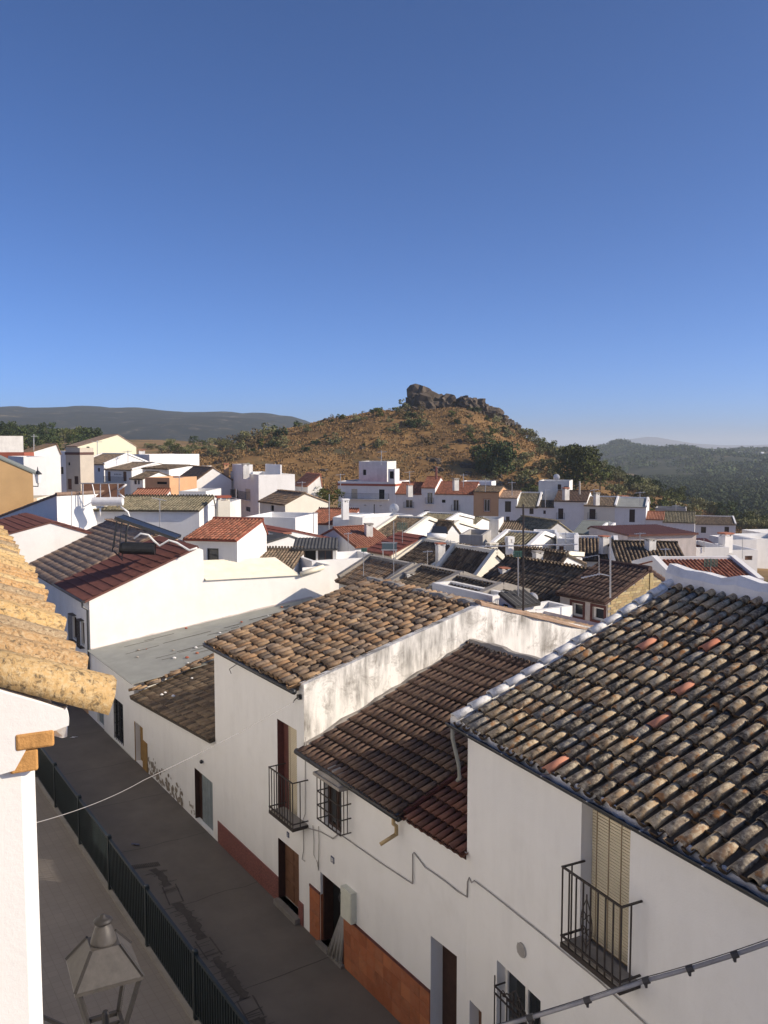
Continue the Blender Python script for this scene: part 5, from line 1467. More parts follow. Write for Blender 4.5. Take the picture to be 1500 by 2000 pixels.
hh('house with plain grey sheet roof and black edge line', 1120, 1041, 77, -25, xr=1172, dep=8, roof='gx', yr=1018, cover='flat', tile='sheet_green', wall='white_old')
hh('small white block right of the grey sheet roof', 1174, 1030, 73, -20, xr=1194, dep=4, roof='flat', parapet=.1, wall='white')
hh('long low shed with grey green roof below the black door house', 1195, 1048, 82, -10, xr=1292, dep=6, roof='gx', yr=1028, cover='flat', tile='sheet_green', wall='white_old')
hh('house with bare pinkish wall and dark brown roof at right', 1226, 1046, 63, 14, xr=1360, dep=6, roof='gx', rf=.95, yr=1027, cover='panel', tile='panel_red', wall='pink_wall')
# roofs nearer the camera
hh('house with dark tile roof and white left verge at right centre', 1126, 1092, 52, -12, xr=1207, dep=6.5, roof='gx', yr=1052, tile='tile_dark', coping='white')
hh('house with long black ribbed tile roof at right centre', 1206, 1098, 47.5, -8, xr=1342, dep=6, roof='gx', yr=1061, tile='tile_dark', coping=None)
hh('house with red brown ribbed tile roof and white verge behind the near ridge', 1322, 1140, 39, 2, xr=1486, dep=6, roof='gx', yr=1094, tile='tile_red', pitch=.19, coping='white')
hh('house with chocolate roof and cream verge in the middle distance', 845, 1112, 46, 33, xr=958, xl=772, roof='gy', rf=.5, yr=1069, tile='tile_dark', coping='cream_pale')
hh('house with dark tile roof and thick cream verge wall', 926, 1136, 40, 33, xr=1015, xl=850, roof='gy', rf=.45, yr=1081, tile='tile_dark', coping='cream_pale', wall='cream_pale')
hh('house with brown tile roof in front of the thin mast', 1000, 1113, 44, -25, xr=1078, dep=7, roof='gx', yr=1083, tile='tile_mid', coping='cream_pale')
hh('bright white gable below the patio rooms', 1092, 1106, 43, 33, xr=1140, dep=5, roof='gy', rf=.3, yr=1085, tile='tile_dark', wall='white')
hh('house with the broadest dark tile roof behind the patio', 1092, 1174, 33, 33, xr=1215, xl=930, roof='gy', rf=.5, yr=1118, tile='tile_dark')
hh('house with small speckled roof beside the patio house', 740, 1152, 37, 33, xr=868, xl=662, roof='gy', rf=.5, yr=1108, tile='tile_brown', coping='mortar', wall='white_old')
hh('house with dark shingled roof and mortar verge behind the tall narrow house', 838, 1161, 33.5, 33, xr=960, xl=764, roof='gy', rf=.5, yr=1126, tile='tile_dark', coping='mortar', wall='white_old')
hh('house with low dark roof and mortar ridge next to the patio', 926, 1175, 30.5, 33, xr=1030, xl=842, roof='gy', rf=.5, yr=1149, tile='tile_dark', coping='mortar', wall='white_old')
# brick house
t_, W_, d_, H_, h_ = hh('yellow brick gabled house with dark roof and red framed windows', 1187, 1174, 30, 33, xr=1328, xl=1094, roof='gy', rf=.55, yr=1114, tile='tile_choc', wall='pink_wall', lwins=[(1117, 1178, 1139, 1204, 'WF'), (1157, 1186, 1180, 1212, 'WF')])
bw, bh = .27, .095
mb = MB(); mb.box(.004, bw - .006, -.024, -.002, .004, bh - .006); bme = mb.mesh('brick', 'brick')
pl_ = MB(); pl_.poly([(0, -.0095, H_ - 1.75), (W_, -.0095, H_ - 1.75), (W_, -.0095, H_), (W_ * .55, -.0095, H_ + h_), (0, -.0095, H_)]); br_ = pl_.build('brickwork', 'mortar', t_)
gb = random.Random(9); cnt = 0
for j in range(int((1.75 + h_) / bh)):
    z = H_ + h_ - bh * (j + 1)
    zt = z + bh
    f = (H_ + h_ - zt) / h_ if zt > H_ else 1
    xa, xb = (W_ * .55 * (1 - f), W_ * .55 + W_ * .45 * f) if zt > H_ else (0, W_)
    x = xa + (0 if j % 2 else -bw / 2)
    while x < xb - .05:
        if x >= xa - .01 and x + bw <= xb + .02 and cnt < 300:
            o = link('brick', bme, br_); o.location = (x, gb.uniform(-.006, .003), z); cnt += 1
        x += bw
mb = MB(); mb.bar((W_ * .57, -.03, H_ - 1.8), (W_ * .57, -.03, H_ + h_ * .9), .16, .05); mb.build('pier', 'brick', t_)
# patio of white walls just beyond the tall narrow house
t_, W_, d_, H_, h_ = hh('little white patio hut with black corrugated lid', 1002, 1180, 27.5, 33, xr=1046, xl=975, roof='gx', rf=.95, rise=.25, cover='sheet', tile='sheet_dark', wall='white', lwins=[(982, 1180, 992, 1206, 'w')], name='patio_hut', cat='hut')
hh('white L shaped patio wall block left of the hut', 962, 1170, 29.5, 33, xr=1002, dep=3.5, roof='flat', parapet=.1, wall='white', name='patio_wall', cat='wall')
t_, W_, d_, H_, h_ = hh('white roof terrace with red tiled floor beside the brick house', 1040, 1242, 25.5, 33, xr=1180, dep=3.4, roof='flat', parapet=-.3, wall='white', name='roof_terrace', cat='terrace')
mb = MB(); mb.box(.2, W_ - .2, .2, d_ - .2, H_ - .346, H_ - .29); mb.build('tile_floor', 'terracotta', t_)
mb = MB(); mb.box(-.02, W_, -.04, .22, H_ - .3, H_ - .2); mb.build('tile_coping', 'terracotta', t_)
balcony(t_, (0, d_, H_ - .3), X, Y, W_ * .62, W_ * .98, .0, .2, .8, 14, 'iron')
hh('white patio back wall between the hut and the brick house', 1046, 1196, 29.2, 33, xr=1118, dep=1.2, roof='flat', parapet=.05, wall='white', name='patio_wall', cat='wall')
hh('white backyard wall running behind the near ridge at right', 1395, 1152, 29, -2, xr=1560, dep=.6, roof='flat', parapet=.05, wall='white_old', name='garden_wall', cat='wall')

# ================================================================== landforms
def interp(pts, x):
    if x <= pts[0][0]: return pts[0][1]
    for (a, b), (c, d) in zip(pts, pts[1:]):
        if x <= c:
            f = (x - a) / (c - a); f = f * f * (3 - 2 * f) * .5 + f * .5
            return b + (d - b) * f
    return pts[-1][1]
def fbm(x, y, s, o=4): return mnoise.fractal(Vector((x / s, y / s, 3.3)), 1.0, 2.1, o)
def landform(name, sky, Yr, Y0, Y1, X0, X1, nx_, ny_, z0, mat, rough, rs, back=None, power=1.0, zmin=None):
    pts = [(at(px, py, Yr).x, at(px, py, Yr).z) for px, py in sky]
    V = []; H = {}
    Y2 = back or (Yr + (Yr - Y0) * .8)
    for j in range(ny_ + 1):
        y = Y0 + (Y2 - Y0) * j / ny_
        p = sm(Y0, Yr, y) ** power if y <= Yr else sm(Y2, Yr, y)
        for i in range(nx_ + 1):
            x = X0 + (X1 - X0) * i / nx_
            g0 = z0(x, y); top = interp(pts, x)
            z = g0 + (max(top, g0 - 2) - g0) * p + fbm(x, y, rs) * rough * min(1, p * 2.5)
            e = min(1, min(x - X0, X1 - x) / ((X1 - X0) * .06)) 
            z = g0 - 1 + (z - g0 + 1) * sm(0, 1, e) if e < 1 else z
            if j in (0, ny_): z = g0 - 2
            V.append((x, y, z)); H[(i, j)] = z
    F = np.array([(j * (nx_ + 1) + i, j * (nx_ + 1) + i + 1, (j + 1) * (nx_ + 1) + i + 1, (j + 1) * (nx_ + 1) + i) for j in range(ny_) for i in range(nx_)])
    o = structure(link(name, np_mesh(name, V, F, mat), None, True))
    def height(x, y):
        fx = (x - X0) / (X1 - X0) * nx_; fy = (y - Y0) / (Y2 - Y0) * ny_
        i, j = int(max(0, min(nx_ - 1, fx))), int(max(0, min(ny_ - 1, fy))); a, b = fx - i, fy - j
        return (H[(i, j)] * (1 - a) + H[(i + 1, j)] * a) * (1 - b) + (H[(i, j + 1)] * (1 - a) + H[(i + 1, j + 1)] * a) * b
    return o, height
groundmat('hill_grass', [(.28, (.085, .06, .032)), (.42, (.15, .092, .042)), (.55, (.23, .135, .055)), (.72, (.32, .20, .085))], .11,
          [(.06, .56, .66, (.10, .085, .045)), (.35, .60, .68, (.12, .10, .075))])
groundmat('far_scrub', [(.3, (.008, .012, .008)), (.5, (.014, .018, .012)), (.60, (.04, .038, .025)), (.68, (.20, .165, .11))], .02, [(.035, .60, .68, (.11, .095, .065))])
groundmat('near_scrub', [(.3, (.03, .038, .02)), (.5, (.05, .055, .03)), (.62, (.085, .08, .045)), (.76, (.18, .13, .075))], .02, [(.05, .6, .7, (.20, .13, .075))])
groundmat('far_mountain', [(.3, (.10, .09, .10)), (.7, (.24, .2, .18))], .002, [])
HILL = [(200, 899), (300, 891), (380, 883), (440, 875), (470, 864), (530, 847), (580, 837), (640, 821), (700, 811), (740, 803), (790, 805), (830, 801), (880, 797), (920, 802), (960, 821), (990, 837), (1020, 859), (1045, 875), (1075, 891), (1110, 906), (1150, 921), (1200, 941), (1260, 964), (1330, 994)]
hill, hillz = landform('hill', HILL, 255, 168, 380, -92, 95, 110, 90, lambda x, y: ground(x, y), 'hill_grass', 1.0, 16, back=380, power=.8)
landform('far_ridge', [(-400, 815), (-200, 812), (-50, 806), (0, 803), (60, 799), (120, 797), (180, 800), (230, 804), (330, 806), (430, 808), (520, 812), (575, 819), (620, 836), (700, 856), (800, 876), (900, 885)], 1800, 620, 2500, -1600, 420, 110, 50, lambda x, y: -22, 'far_scrub', 11, 200)
rr_, rightz = landform('right_ridge', [(1000, 908), (1080, 895), (1130, 889), (1180, 877), (1195, 871), (1215, 871), (1235, 879), (1280, 887), (1330, 889), (1380, 886), (1440, 885), (1500, 881), (1560, 877), (1800, 873)], 1500, 420, 2300, 60, 1500, 90, 50, lambda x, y: ground(x, y) - 2, 'near_scrub', 9, 170)
landform('distant_mountain', [(900, 890), (1080, 881), (1140, 873), (1180, 867), (1230, 859), (1262, 853), (1300, 859), (1340, 866), (1400, 869), (1470, 869), (1560, 866), (1800, 862)], 6000, 4300, 7700, 330, 5300, 60, 14, lambda x, y: -40, 'far_mountain', 9, 600)

# ------------------------------------------------------------------ vegetation and rock templates
def leaf_cloud(centers, radii, per, size, seed, flat=.8):
    g = np.random.default_rng(seed); C = []
    for c, r in zip(centers, radii):
        d = g.normal(size=(per, 3)); d /= np.linalg.norm(d, axis=1)[:, None]
        rad = r * (0.55 + .5 * g.random((per, 1)) ** .5)
        p = np.array(c) + d * rad * np.array([1, 1, flat]); C.append(p)
    P = np.concatenate(C); n = len(P)
    a = g.normal(size=(n, 3)); a /= np.linalg.norm(a, axis=1)[:, None]
    b = np.cross(a, g.normal(size=(n, 3))); b /= np.linalg.norm(b, axis=1)[:, None]
    s = size * (.6 + .8 * g.random((n, 1)))
    V = np.stack([P - a * s, P + b * s * .55, P + a * s, P - b * s * .55], 1).reshape(-1, 3)
    F = np.arange(n * 4).reshape(-1, 4)
    return V, F
def crown_spec(h, r, n, seed, low=.35):
    g = np.random.default_rng(seed); cs, rs_ = [], []
    for k in range(n):
        a = g.random() * 2 * math.pi; q = g.random() ** .6; zz = low + (1 - low) * g.random()
        rad = r * q * math.sqrt(max(.08, 1 - ((zz - .62) / .5) ** 2))
        cs.append((rad * math.cos(a), rad * math.sin(a), h * zz * .92)); rs_.append(r * g.uniform(.22, .42))
    return cs, rs_
TREES = {}
def tree_meshes(key, h, r, n, per, leaf, mat, seed, low=.35):
    cs, rs_ = crown_spec(h, r, n, seed, low)
    V, F = leaf_cloud(cs, rs_, per, leaf, seed)
    crown = np_mesh('crown', V, F, mat)
    mb = MB(); g = random.Random(seed)
    mb.tube([(0, 0, -.5), (.05 * r, 0, h * .2), (-.04 * r, .05 * r, h * .42), (0, 0, h * .7)], [h * .035, h * .03, h * .022, h * .008], 7)
    for k in range(6):
        c = Vector(cs[k % len(cs)]); s = Vector((0, 0, h * g.uniform(.22, .45))); mb.tube([s, s.lerp(c, .5) + Vector((0, 0, .06 * h)), c], [h * .016, h * .01, h * .004], 5)
    TREES[key] = (mb.mesh('trunk', 'bark'), crown)
tree_meshes('big', 9, 5.2, 46, 95, .34, 'leaf_dark', 1, .15)
tree_meshes('round', 9.5, 5.6, 50, 95, .34, 'leaf_green', 2, .15)
tree_meshes('olive', 4.6, 2.7, 20, 46, .24, 'leaf_olive', 3, .25)
tree_meshes('oak', 5.4, 3.0, 20, 46, .26, 'leaf_dark', 4, .2)
tree_meshes('green', 5.0, 2.9, 20, 46, .26, 'leaf_green', 5, .25)
def plant_tree(key, label, x, y, z, s, group=None, name='tree', rz=None):
    t = thing(name, label, 'tree', (x, y, z), random.uniform(0, 6.28) if rz is None else rz, group)
    t.scale = (s, s, s * random.uniform(.9, 1.1)); tr, cr = TREES[key]
    link('trunk', tr, t); link('crown', cr, t); return t
def hz(x, y):
    return max(ground(x, y), hillz(x, y)) if (-92 < x < 95 and 168 < y < 380) else ground(x, y)
# the two big trees right of the hill and a few others one can name
for key, px, py, D, s, lab in (('big', 966, 928, 196, .92, 'large dark round tree on the right flank of the rocky hill'),
                               ('round', 1126, 945, 185, .84, 'large green round tree on the skyline right of the hill'),
                               ('green', 1172, 948, 190, .9, 'green tree leaning against the right side of the large skyline tree'),
                               ('green', 640, 985, 112, .62, 'garden shrub tree between the cream gable and the wide house')):
    p = at(px, py, D); z = hz(p.x, p.y); z = z if py > 980 else min(z, p.z) - .3
    plant_tree(key, lab, p.x, p.y, p.z - .6, s)
# shrubs on the hill
SHR = []
for k, (r, m, n) in enumerate(((1.3, 'leaf_olive', 9), (1.1, 'leaf_dark', 8), (1.5, 'leaf_dry', 9), (1.0, 'leaf_green', 7))):
    cs, rs_ = crown_spec(r * 1.3, r, n, 30 + k, .1); V_, F_ = leaf_cloud(cs, rs_, 42, .15, 60 + k); SHR.append(np_mesh('shrub', V_, F_, m))
def in_view(x, y, z, m=10):
    a, b = pix((x, y, z)); return -m < a < 1500 + m and 0 < b < 2000
g = random.Random(17); n_s = 0
kinds = ['silvery olive shrub growing on the dry hill', 'dark evergreen shrub growing on the dry hill', 'dry brown shrub on the hill slope', 'green shrub on the hill slope']
tries = 0
while n_s < 230 and tries < 6000:
    tries += 1
    x, y = g.uniform(-75, 62), g.uniform(172, 262)
    a, b = pix((x, y, hillz(x, y)))
    dens = .04 + .75 * math.exp(-(((a - 920) / 95) ** 2 + ((b - 838) / 26) ** 2)) + .55 * math.exp(-(((a - 520) / 70) ** 2 + ((b - 868) / 22) ** 2)) + .5 * math.exp(-(((a - 1050) / 70) ** 2 + ((b - 935) / 30) ** 2)) + .45 * math.exp(-(((a - 780) / 60) ** 2 + ((b - 815) / 10) ** 2)) + .4 * math.exp(-(((a - 620) / 60) ** 2 + ((b - 870) / 14) ** 2))
    if g.random() > dens: continue
    k = g.choices(range(4), (5, 2.5, 2.5, 2))[0]; s = g.choice((g.uniform(.5, 1.1), g.uniform(.6, 1.4), g.uniform(1.2, 2.1)))
    o = link('shrub', SHR[k], None); o.location = (x, y, hillz(x, y) - .2); o.scale = (s, s, s * g.uniform(.7, 1.1)); o.rotation_euler = (0, 0, g.uniform(0, 6.28))
    tag(o, kinds[k], 'shrub', 'shrubs scattered over the hill'); n_s += 1
# dry grass tufts
def tufts(name, mat, pts, h, seed):
    g = np.random.default_rng(seed); P = np.repeat(np.array(pts), 3, 0); n = len(P)
    a = g.random(n) * 2 * math.pi; w = h * .5; hh_ = h * (.6 + .8 * g.random(n)); ln = g.normal(0, .35, (n, 2)) * hh_[:, None]
    dx, dy = np.cos(a) * w, np.sin(a) * w
    V = np.stack([P + np.stack([-dx, -dy, 0 * dx - .1], 1), P + np.stack([dx, dy, 0 * dx - .1], 1), P + np.stack([dx * .6 + ln[:, 0], dy * .6 + ln[:, 1], hh_], 1), P + np.stack([-dx * .6 + ln[:, 0], -dy * .6 + ln[:, 1], hh_ * .9], 1)], 1).reshape(-1, 3)
    return stuff(tag(link(name, np_mesh(name, V, np.arange(n * 4).reshape(-1, 4), mat)), None, 'grass'))
pts = []
while len(pts) < 26000:
    x, y = g.uniform(-85, 80), g.uniform(170, 262)
    if mnoise.noise(Vector((x / 7, y / 7, 1))) + .5 * mnoise.noise(Vector((x / 2.5, y / 2.5, 5))) > -.3: pts.append((x, y, hillz(x, y)))
tf = tufts('dry_grass', 'grass_dry', pts, .30, 3); tf['label'] = 'dry golden grass covering the rocky hill'
# rocks
def rock_mesh(seed, blocky=.5):
    import bmesh
    bm = bmesh.new(); bmesh.ops.create_icosphere(bm, subdivisions=3, radius=1)
    for v in bm.verts:
        p = v.co.copy(); m = max(abs(p.x), abs(p.y), abs(p.z)); q = p.lerp(p / m * .8, blocky)
        d = mnoise.fractal(p * 1.3 + Vector((seed * 9.1, 0, 0)), .9, 2.1, 5); r = mnoise.noise(p * 3.1 + Vector((0, seed * 5, 0)))
        v.co = q * (1 + .34 * d + .10 * (1 if r > 0 else -1))
    me = bpy.data.meshes.new('rock'); bm.to_mesh(me); bm.free(); me.materials.append(MATS['rock']); return me
ROCKS = [rock_mesh(i, .35 + .12 * i) for i in range(4)]
def place_rock(o, px, py, r, D=255.0, sink=.3, sq=(1, 1, 1)):
    p = at(px, py, D); m = r * D / FPX
    o.location = p; o.scale = (m * sq[0], m * 1.0, m * sq[2]); o.rotation_euler = (g.uniform(-.3, .3), g.uniform(-.3, .3), g.uniform(0, 6.28))
oc = at(845, 800, 255)
outcrop = thing('rock_outcrop', 'blocky rock outcrop crowning the top of the hill', 'rock', tuple(oc))
for k, (px, py, r, sq) in enumerate(((822, 776, 17, (1, 1, 1.25)), (812, 786, 15, (1, 1, 1)), (836, 785, 19, (1.1, 1, 1)), (852, 783, 19, (1, 1, .9)), (870, 784, 16, (1.2, 1, .85)), (884, 783, 11, (1, 1, 1)), (800, 793, 10, (1.2, 1, .8)), (862, 795, 18, (1.3, 1, .8)), (828, 798, 18, (1.4, 1, .7)), (890, 794, 10, (1.3, 1, .8)), (846, 772, 9, (1, 1, .8)), (817, 766, 8, (1.3, 1, .8)))):
    o = link('boulder', ROCKS[k % 4], None); place_rock(o, px, py, r * 1.5, 254 - (k % 3), 0, sq); o.location.z -= 1.6; o.location -= oc; o.parent = outcrop
rocks = [(908, 788, 11), (920, 791, 12), (934, 797, 12), (946, 803, 11), (958, 810, 12), (970, 817, 11), (982, 824, 10), (994, 832, 9), (1004, 841, 8), (927, 800, 9), (950, 813, 9), (972, 827, 8), (735, 809, 7), (722, 813, 5), (745, 811, 6), (698, 819, 5), (650, 824, 5), (590, 838, 6), (582, 842, 5), (786, 806, 7)]
for k, (px, py, r) in enumerate(rocks):
    o = link('rock', ROCKS[k % 4]); place_rock(o, px, py, r * 1.3, 250, 0, (1.4, 1, 1.0)); tag(o, 'craggy dark rock along the hill skyline', 'rock', 'rocks along the hill skyline')
for k in range(46):
    if k < 26: px, py = g.gauss(940, 40), 0; y = g.uniform(186, 205); x = (px - 750) / FPX * y
    else: x, y = g.uniform(-60, 50), g.uniform(180, 250)
    z = hillz(x, y); o = link('rock', ROCKS[k % 4]); s = g.uniform(.35, 1.1); o.location = (x, y, z - .1); o.scale = (s * 1.3, s, s * .8); o.rotation_euler = (g.uniform(-.3, .3), g.uniform(-.3, .3), g.uniform(0, 6.28))
    tag(o, 'weathered grey brown rock lying on the hill slope', 'rock', 'rocks on the hill slope')
# valley trees at the right, slope trees at the left
g = random.Random(23)
def scatter(n, key_w, xr_, yr_, label, group, smin, smax, cond=None, sink=.4):
    k = 0; tr = 0
    while k < n and tr < n * 40:
        tr += 1; x, y = g.uniform(*xr_), g.uniform(*yr_); z = hz(x, y)
        a, b = pix((x, y, z + 2))
        if not (-15 < a < 1515) or (cond and not cond(x, y, a, b)): continue
        plant_tree(g.choices(list(key_w), list(key_w.values()))[0], label, x, y, z - sink, g.uniform(smin, smax), group); k += 1
scatter(190, {'olive': 5, 'green': 2, 'oak': 1}, (28, 150), (170, 330), 'grey green olive tree in the valley right of the hill', 'olive trees in the valley', .55, 1.0, lambda x, y, a, b: a > 1000 + (y - 170) * .2 and b < 1075)
scatter(75, {'oak': 5, 'green': 3, 'olive': 1}, (-190, -75), (215, 420), 'dark tree on the wooded slope at the far left', 'trees on the wooded left slope', .8, 1.3, lambda x, y, a, b: a < 190)
scatter(34, {'green': 3, 'olive': 6, 'oak': 1}, (-75, -28), (178, 330), 'green tree between the left houses and the hill', 'trees left of the hill', .4, .7, lambda x, y, a, b: 268 < a < 500)
# the far wood and scrub as masses
def wood(name, label, mat, n, fx, seed, per=26, size=.8, r=(2.2, 3.6)):
    gq = random.Random(seed); cs, rs_ = [], []
    while len(cs) < n:
        p = fx(gq)
        if p is None: continue
        rr = gq.uniform(*r); cs.append((p[0], p[1], p[2] + rr * .6)); rs_.append(rr)
    V_, F_ = leaf_cloud(cs, rs_, per, size, seed); o = link(name, np_mesh(name, V_, F_, mat)); stuff(o); o['label'] = label; o['category'] = 'trees'; return o
def f1(q):
    x, y = q.uniform(80, 420), q.uniform(300, 760); a, b = pix((x, y, ground(x, y)))
    if not (1150 < a < 1540): return None
    if mnoise.noise(Vector((x / 60, y / 60, 2))) < -.35: return None
    return x, y, max(ground(x, y), rightz(x, y) if y > 425 else -99)
wood('far_wood', 'dense dark wood filling the valley floor at the right', 'leaf_dark', 2600, f1, 5, 30, .8)
def f2(q):
    y = q.uniform(600, 1540); x = q.uniform(.18, .5) * y
    if mnoise.noise(Vector((x / 110, y / 110, 7))) < .0 + q.uniform(-.2, .2): return None
    return x, y, rightz(x, y)
wood('ridge_scrub', 'scattered oaks covering the ridge at the right', 'leaf_dark', 3800, f2, 6, 16, 1.5, (2.5, 5.0))
def f3(q):
    px = q.choice([q.gauss(1212, 14), q.gauss(1212, 14), q.uniform(1175, 1500)]); y = q.uniform(1470, 1510); x = (px - 750) / FPX * y
    return x, y, rightz(x, y)
wood('ridge_crest_trees', 'tree line along the crest of the right ridge', 'leaf_dark', 90, f3, 8, 60, 1.4, (3, 6.5))
# white farm dots on the right ridge
for k, (px, py, w, lab) in enumerate(((1443, 914, 6, 'tiny white farmhouse on the distant ridge'), (1487, 921, 5, 'smaller white farm shed on the distant ridge'))):
    D = 1150; y = D; x = (px - 750) / FPX * y; z = rightz(x, y); mb = MB(); s = w * D / FPX; mb.box(-s / 2, s / 2, -2, 2, -2, 3.4)
    mb.prism([(-s / 2 - .3, -2.3, 3.4), (-s / 2 - .3, 2.3, 3.4), (-s / 2 - .3, 0, 4.8)], (s + .6, 0, 0)); o = mb.build('farmhouse', 'white'); o.location = (x, y, z + 3); tag(o, lab, 'house')

# ------------------------------------------------------------------ antennas, chimneys, solar heaters and other roof clutter
def antenna(label, px, y0, y1, D, r=.02, boom=None, dish=None, color='steel', lean=0, panel=None):
    a, b = at(px, y1, D), at(px + lean, y0, D)
    t = thing('antenna', label, 'antenna', tuple(a)); h = b - a
    mb = MB(); mb.tube([(0, 0, 0), tuple(h)], r, 6); mb.build('mast', color, t)
    if boom:
        (bx0, bx1, by, n, el) = boom; p, q = at(bx0, by[0], D) - a, at(bx1, by[1], D) - a
        mb = MB(); mb.tube([p, q], r * .7, 5); mb.build('boom', 'alu', t)
        mb = MB()
        for k in range(n):
            c = p.lerp(q, (k + .5) / n); mb.tube([c - Vector((0, el, 0)), c + Vector((0, el, 0))], r * .35, 4)
        mb.build('elements', 'alu', t)
        m_ = p.lerp(q, .5)
        if abs(m_.x - h.x * (m_.z / max(.1, h.z))) > .06:
            mb = MB(); zz = max(0, min(h.z, m_.z)); mb.tube([Vector((h.x * zz / h.z, 0, zz)), p if abs(p.x) < abs(q.x) else q], r * .6, 5); mb.build('arm', 'alu', t)
    if panel:
        mb = MB(); c = at(panel[0], panel[1], D) - a; w, hh_ = panel[2], panel[3]
        for k in range(7): mb.box(c.x - w / 2, c.x + w / 2, -.02, .0, c.z - hh_ / 2 + hh_ * k / 6 - .012, c.z - hh_ / 2 + hh_ * k / 6 + .012)
        for k in range(5): mb.box(c.x - w / 2 + w * k / 4 - .01, c.x - w / 2 + w * k / 4 + .01, -.035, -.021, c.z - hh_ / 2, c.z + hh_ / 2)
        mb.build('grid_reflector', 'green_mesh', t)
    return t
antenna('tall thick television mast with long horizontal boom in the middle of the roofs', 1022, 985, 1225, 27, .03, (917, 1128, (1068, 1063), 12, .22), color='iron_brown')
antenna('thin mast with green grid reflector left of the tall mast', 1012, 1078, 1215, 28, .022, panel=(1012, 1082, .3, .18))
antenna('bent aerial mast at the corner of the brick house', 1192, 1048, 1168, 29.5, .03, (1135, 1172, (1129, 1121), 6, .15))
antenna('second aerial arm mast above the brick house roof', 1170, 1085, 1124, 31, .014, (1125, 1168, (1092, 1084), 5, .12))
antenna('slim mast standing before the wine red roof', 769, 1018, 1140, 36, .014)
antenna('slim mast with green reflector above the dark tile roof', 786, 1020, 1105, 50, .015, panel=(786, 1028, .55, .4))
antenna('mast with box frame beside the stained patio wall', 710, 1074, 1125, 36.5, .014, panel=(711, 1074, .22, .14))
antenna('slim mast near the lavender terrace', 643, 965, 1045, 66, .03)
antenna('slim mast on the left white house', 140, 960, 1050, 48, .02)
antenna('aerial mast in front of the olive tile strip', 312, 975, 1055, 54, .03, (297, 325, (972, 978), 5, .2))
antenna('tall thin aerial left of the three storey block', 461, 955, 1012, 96, .04)
antenna('aerial on the skyline above the left white house', 66, 848, 880, 104, .05, (62, 72, (852, 852), 5, .4))
antenna('slim pole at the right of the whitewashed roof rooms', 1132, 940, 966, 128, .14, color='grey_wall')
antenna('thin mast before the red brown ribbed roof', 1388, 1090, 1150, 37, .015, panel=(1388, 1099, .55, .3))
antenna('slim pole before the long sunlit wall', 731, 985, 1005, 78, .05, color='iron')
antenna('rusty flue pipe beside the red roofs', 852, 912, 936, 127, .16, color='panel_red2')
antenna('slim mast in front of the valley house', 1375, 1052, 1078, 66, .025)
def chimney(label, px, y0, y1, D, w, mat='white', cap='terracotta'):
    a = at(px, y1, D); h = at(px, y0, D).z - a.z; t = thing('chimney', label, 'chimney', tuple(a), R(20)); mb = MB(); mb.box(-w / 2, w / 2, -w / 2, w / 2, -.6, h * .72)
    for sx in (-1, 1):
        for sy in (-1, 1): mb.box(sx * w * .38 - .07, sx * w * .38 + .07, sy * w * .38 - .07, sy * w * .38 + .07, h * .72, h * .88)
    mb.build('stack', mat, t); mb = MB(); mb.box(-w * .6, w * .6, -w * .6, w * .6, h * .88, h); mb.build('cap', cap, t)
    return t
chimney('white chimney with dark cap near the right edge', 1417, 1040, 1064, 68, .75)
chimney('pointed white chimney in front of the olive tile roof', 995, 1048, 1088, 46, .32, 'white', 'white')
chimney('squat cream chimney left of the pointed one', 961, 1060, 1076, 43, .42, 'cream_pale', 'cream_pale')
chimney('cream chimney stack with red tiled cap behind the red upper room', 436, 968, 1000, 58, .8, 'cream_pale', 'red_wall')
chimney('white chimney by the flat grey gable row', 1217, 968, 976, 140, 1.0)
chimney('small white chimney on the white gabled skyline house', 277, 878, 890, 150, 1.0, 'white_old')
chimney('brick chimney right of the bright left gable', 442, 905, 925, 108, .55, 'orange_wall')
chimney('white chimney on the lavender terrace', 674, 974, 1000, 70, .5, 'white', 'white')
def dish(label, px, py, D, r, yaw=-20):
    p = at(px, py, D); t = thing('satellite_dish', label, 'satellite dish', tuple(p), R(yaw)); mb = MB(); n, m = 16, 5; vs_ = []
    for j in range(m + 1):
        q = r * j / m
        for k in range(n): a = 2 * math.pi * k / n; vs_.append((q * math.cos(a), .25 * q * q / r - .1, q * math.sin(a)))
    mb.add(vs_, [(j * n + k, j * n + (k + 1) % n, (j + 1) * n + (k + 1) % n, (j + 1) * n + k) for j in range(m) for k in range(n)])
    mb.build('reflector', 'tank_white', t, True); mb = MB(); mb.tube([(0, 0, 0), (0, -r * .8, -.1)], .02, 5); mb.box(-.05, .05, -r * .9, -r * .78, -.16, -.04); mb.build('feed_arm', 'steel', t)
    mb = MB(); mb.tube([(0, .0, 0), (0, .12, -.1), (0, .12, -r * 2.2)], .03, 6); mb.build('mount', 'steel', t)
dish('white satellite dish behind the black corrugated hut', 1040, 1168, 28.5, .2)
dish('white round dish on the long sunlit parapet', 770, 993, 72, .42)
dish('small satellite dish on the whitewashed roof rooms', 1087, 932, 133, .5)
dish('oval white dish on the pointed chimney', 998, 1082, 44.5, .3, -50)

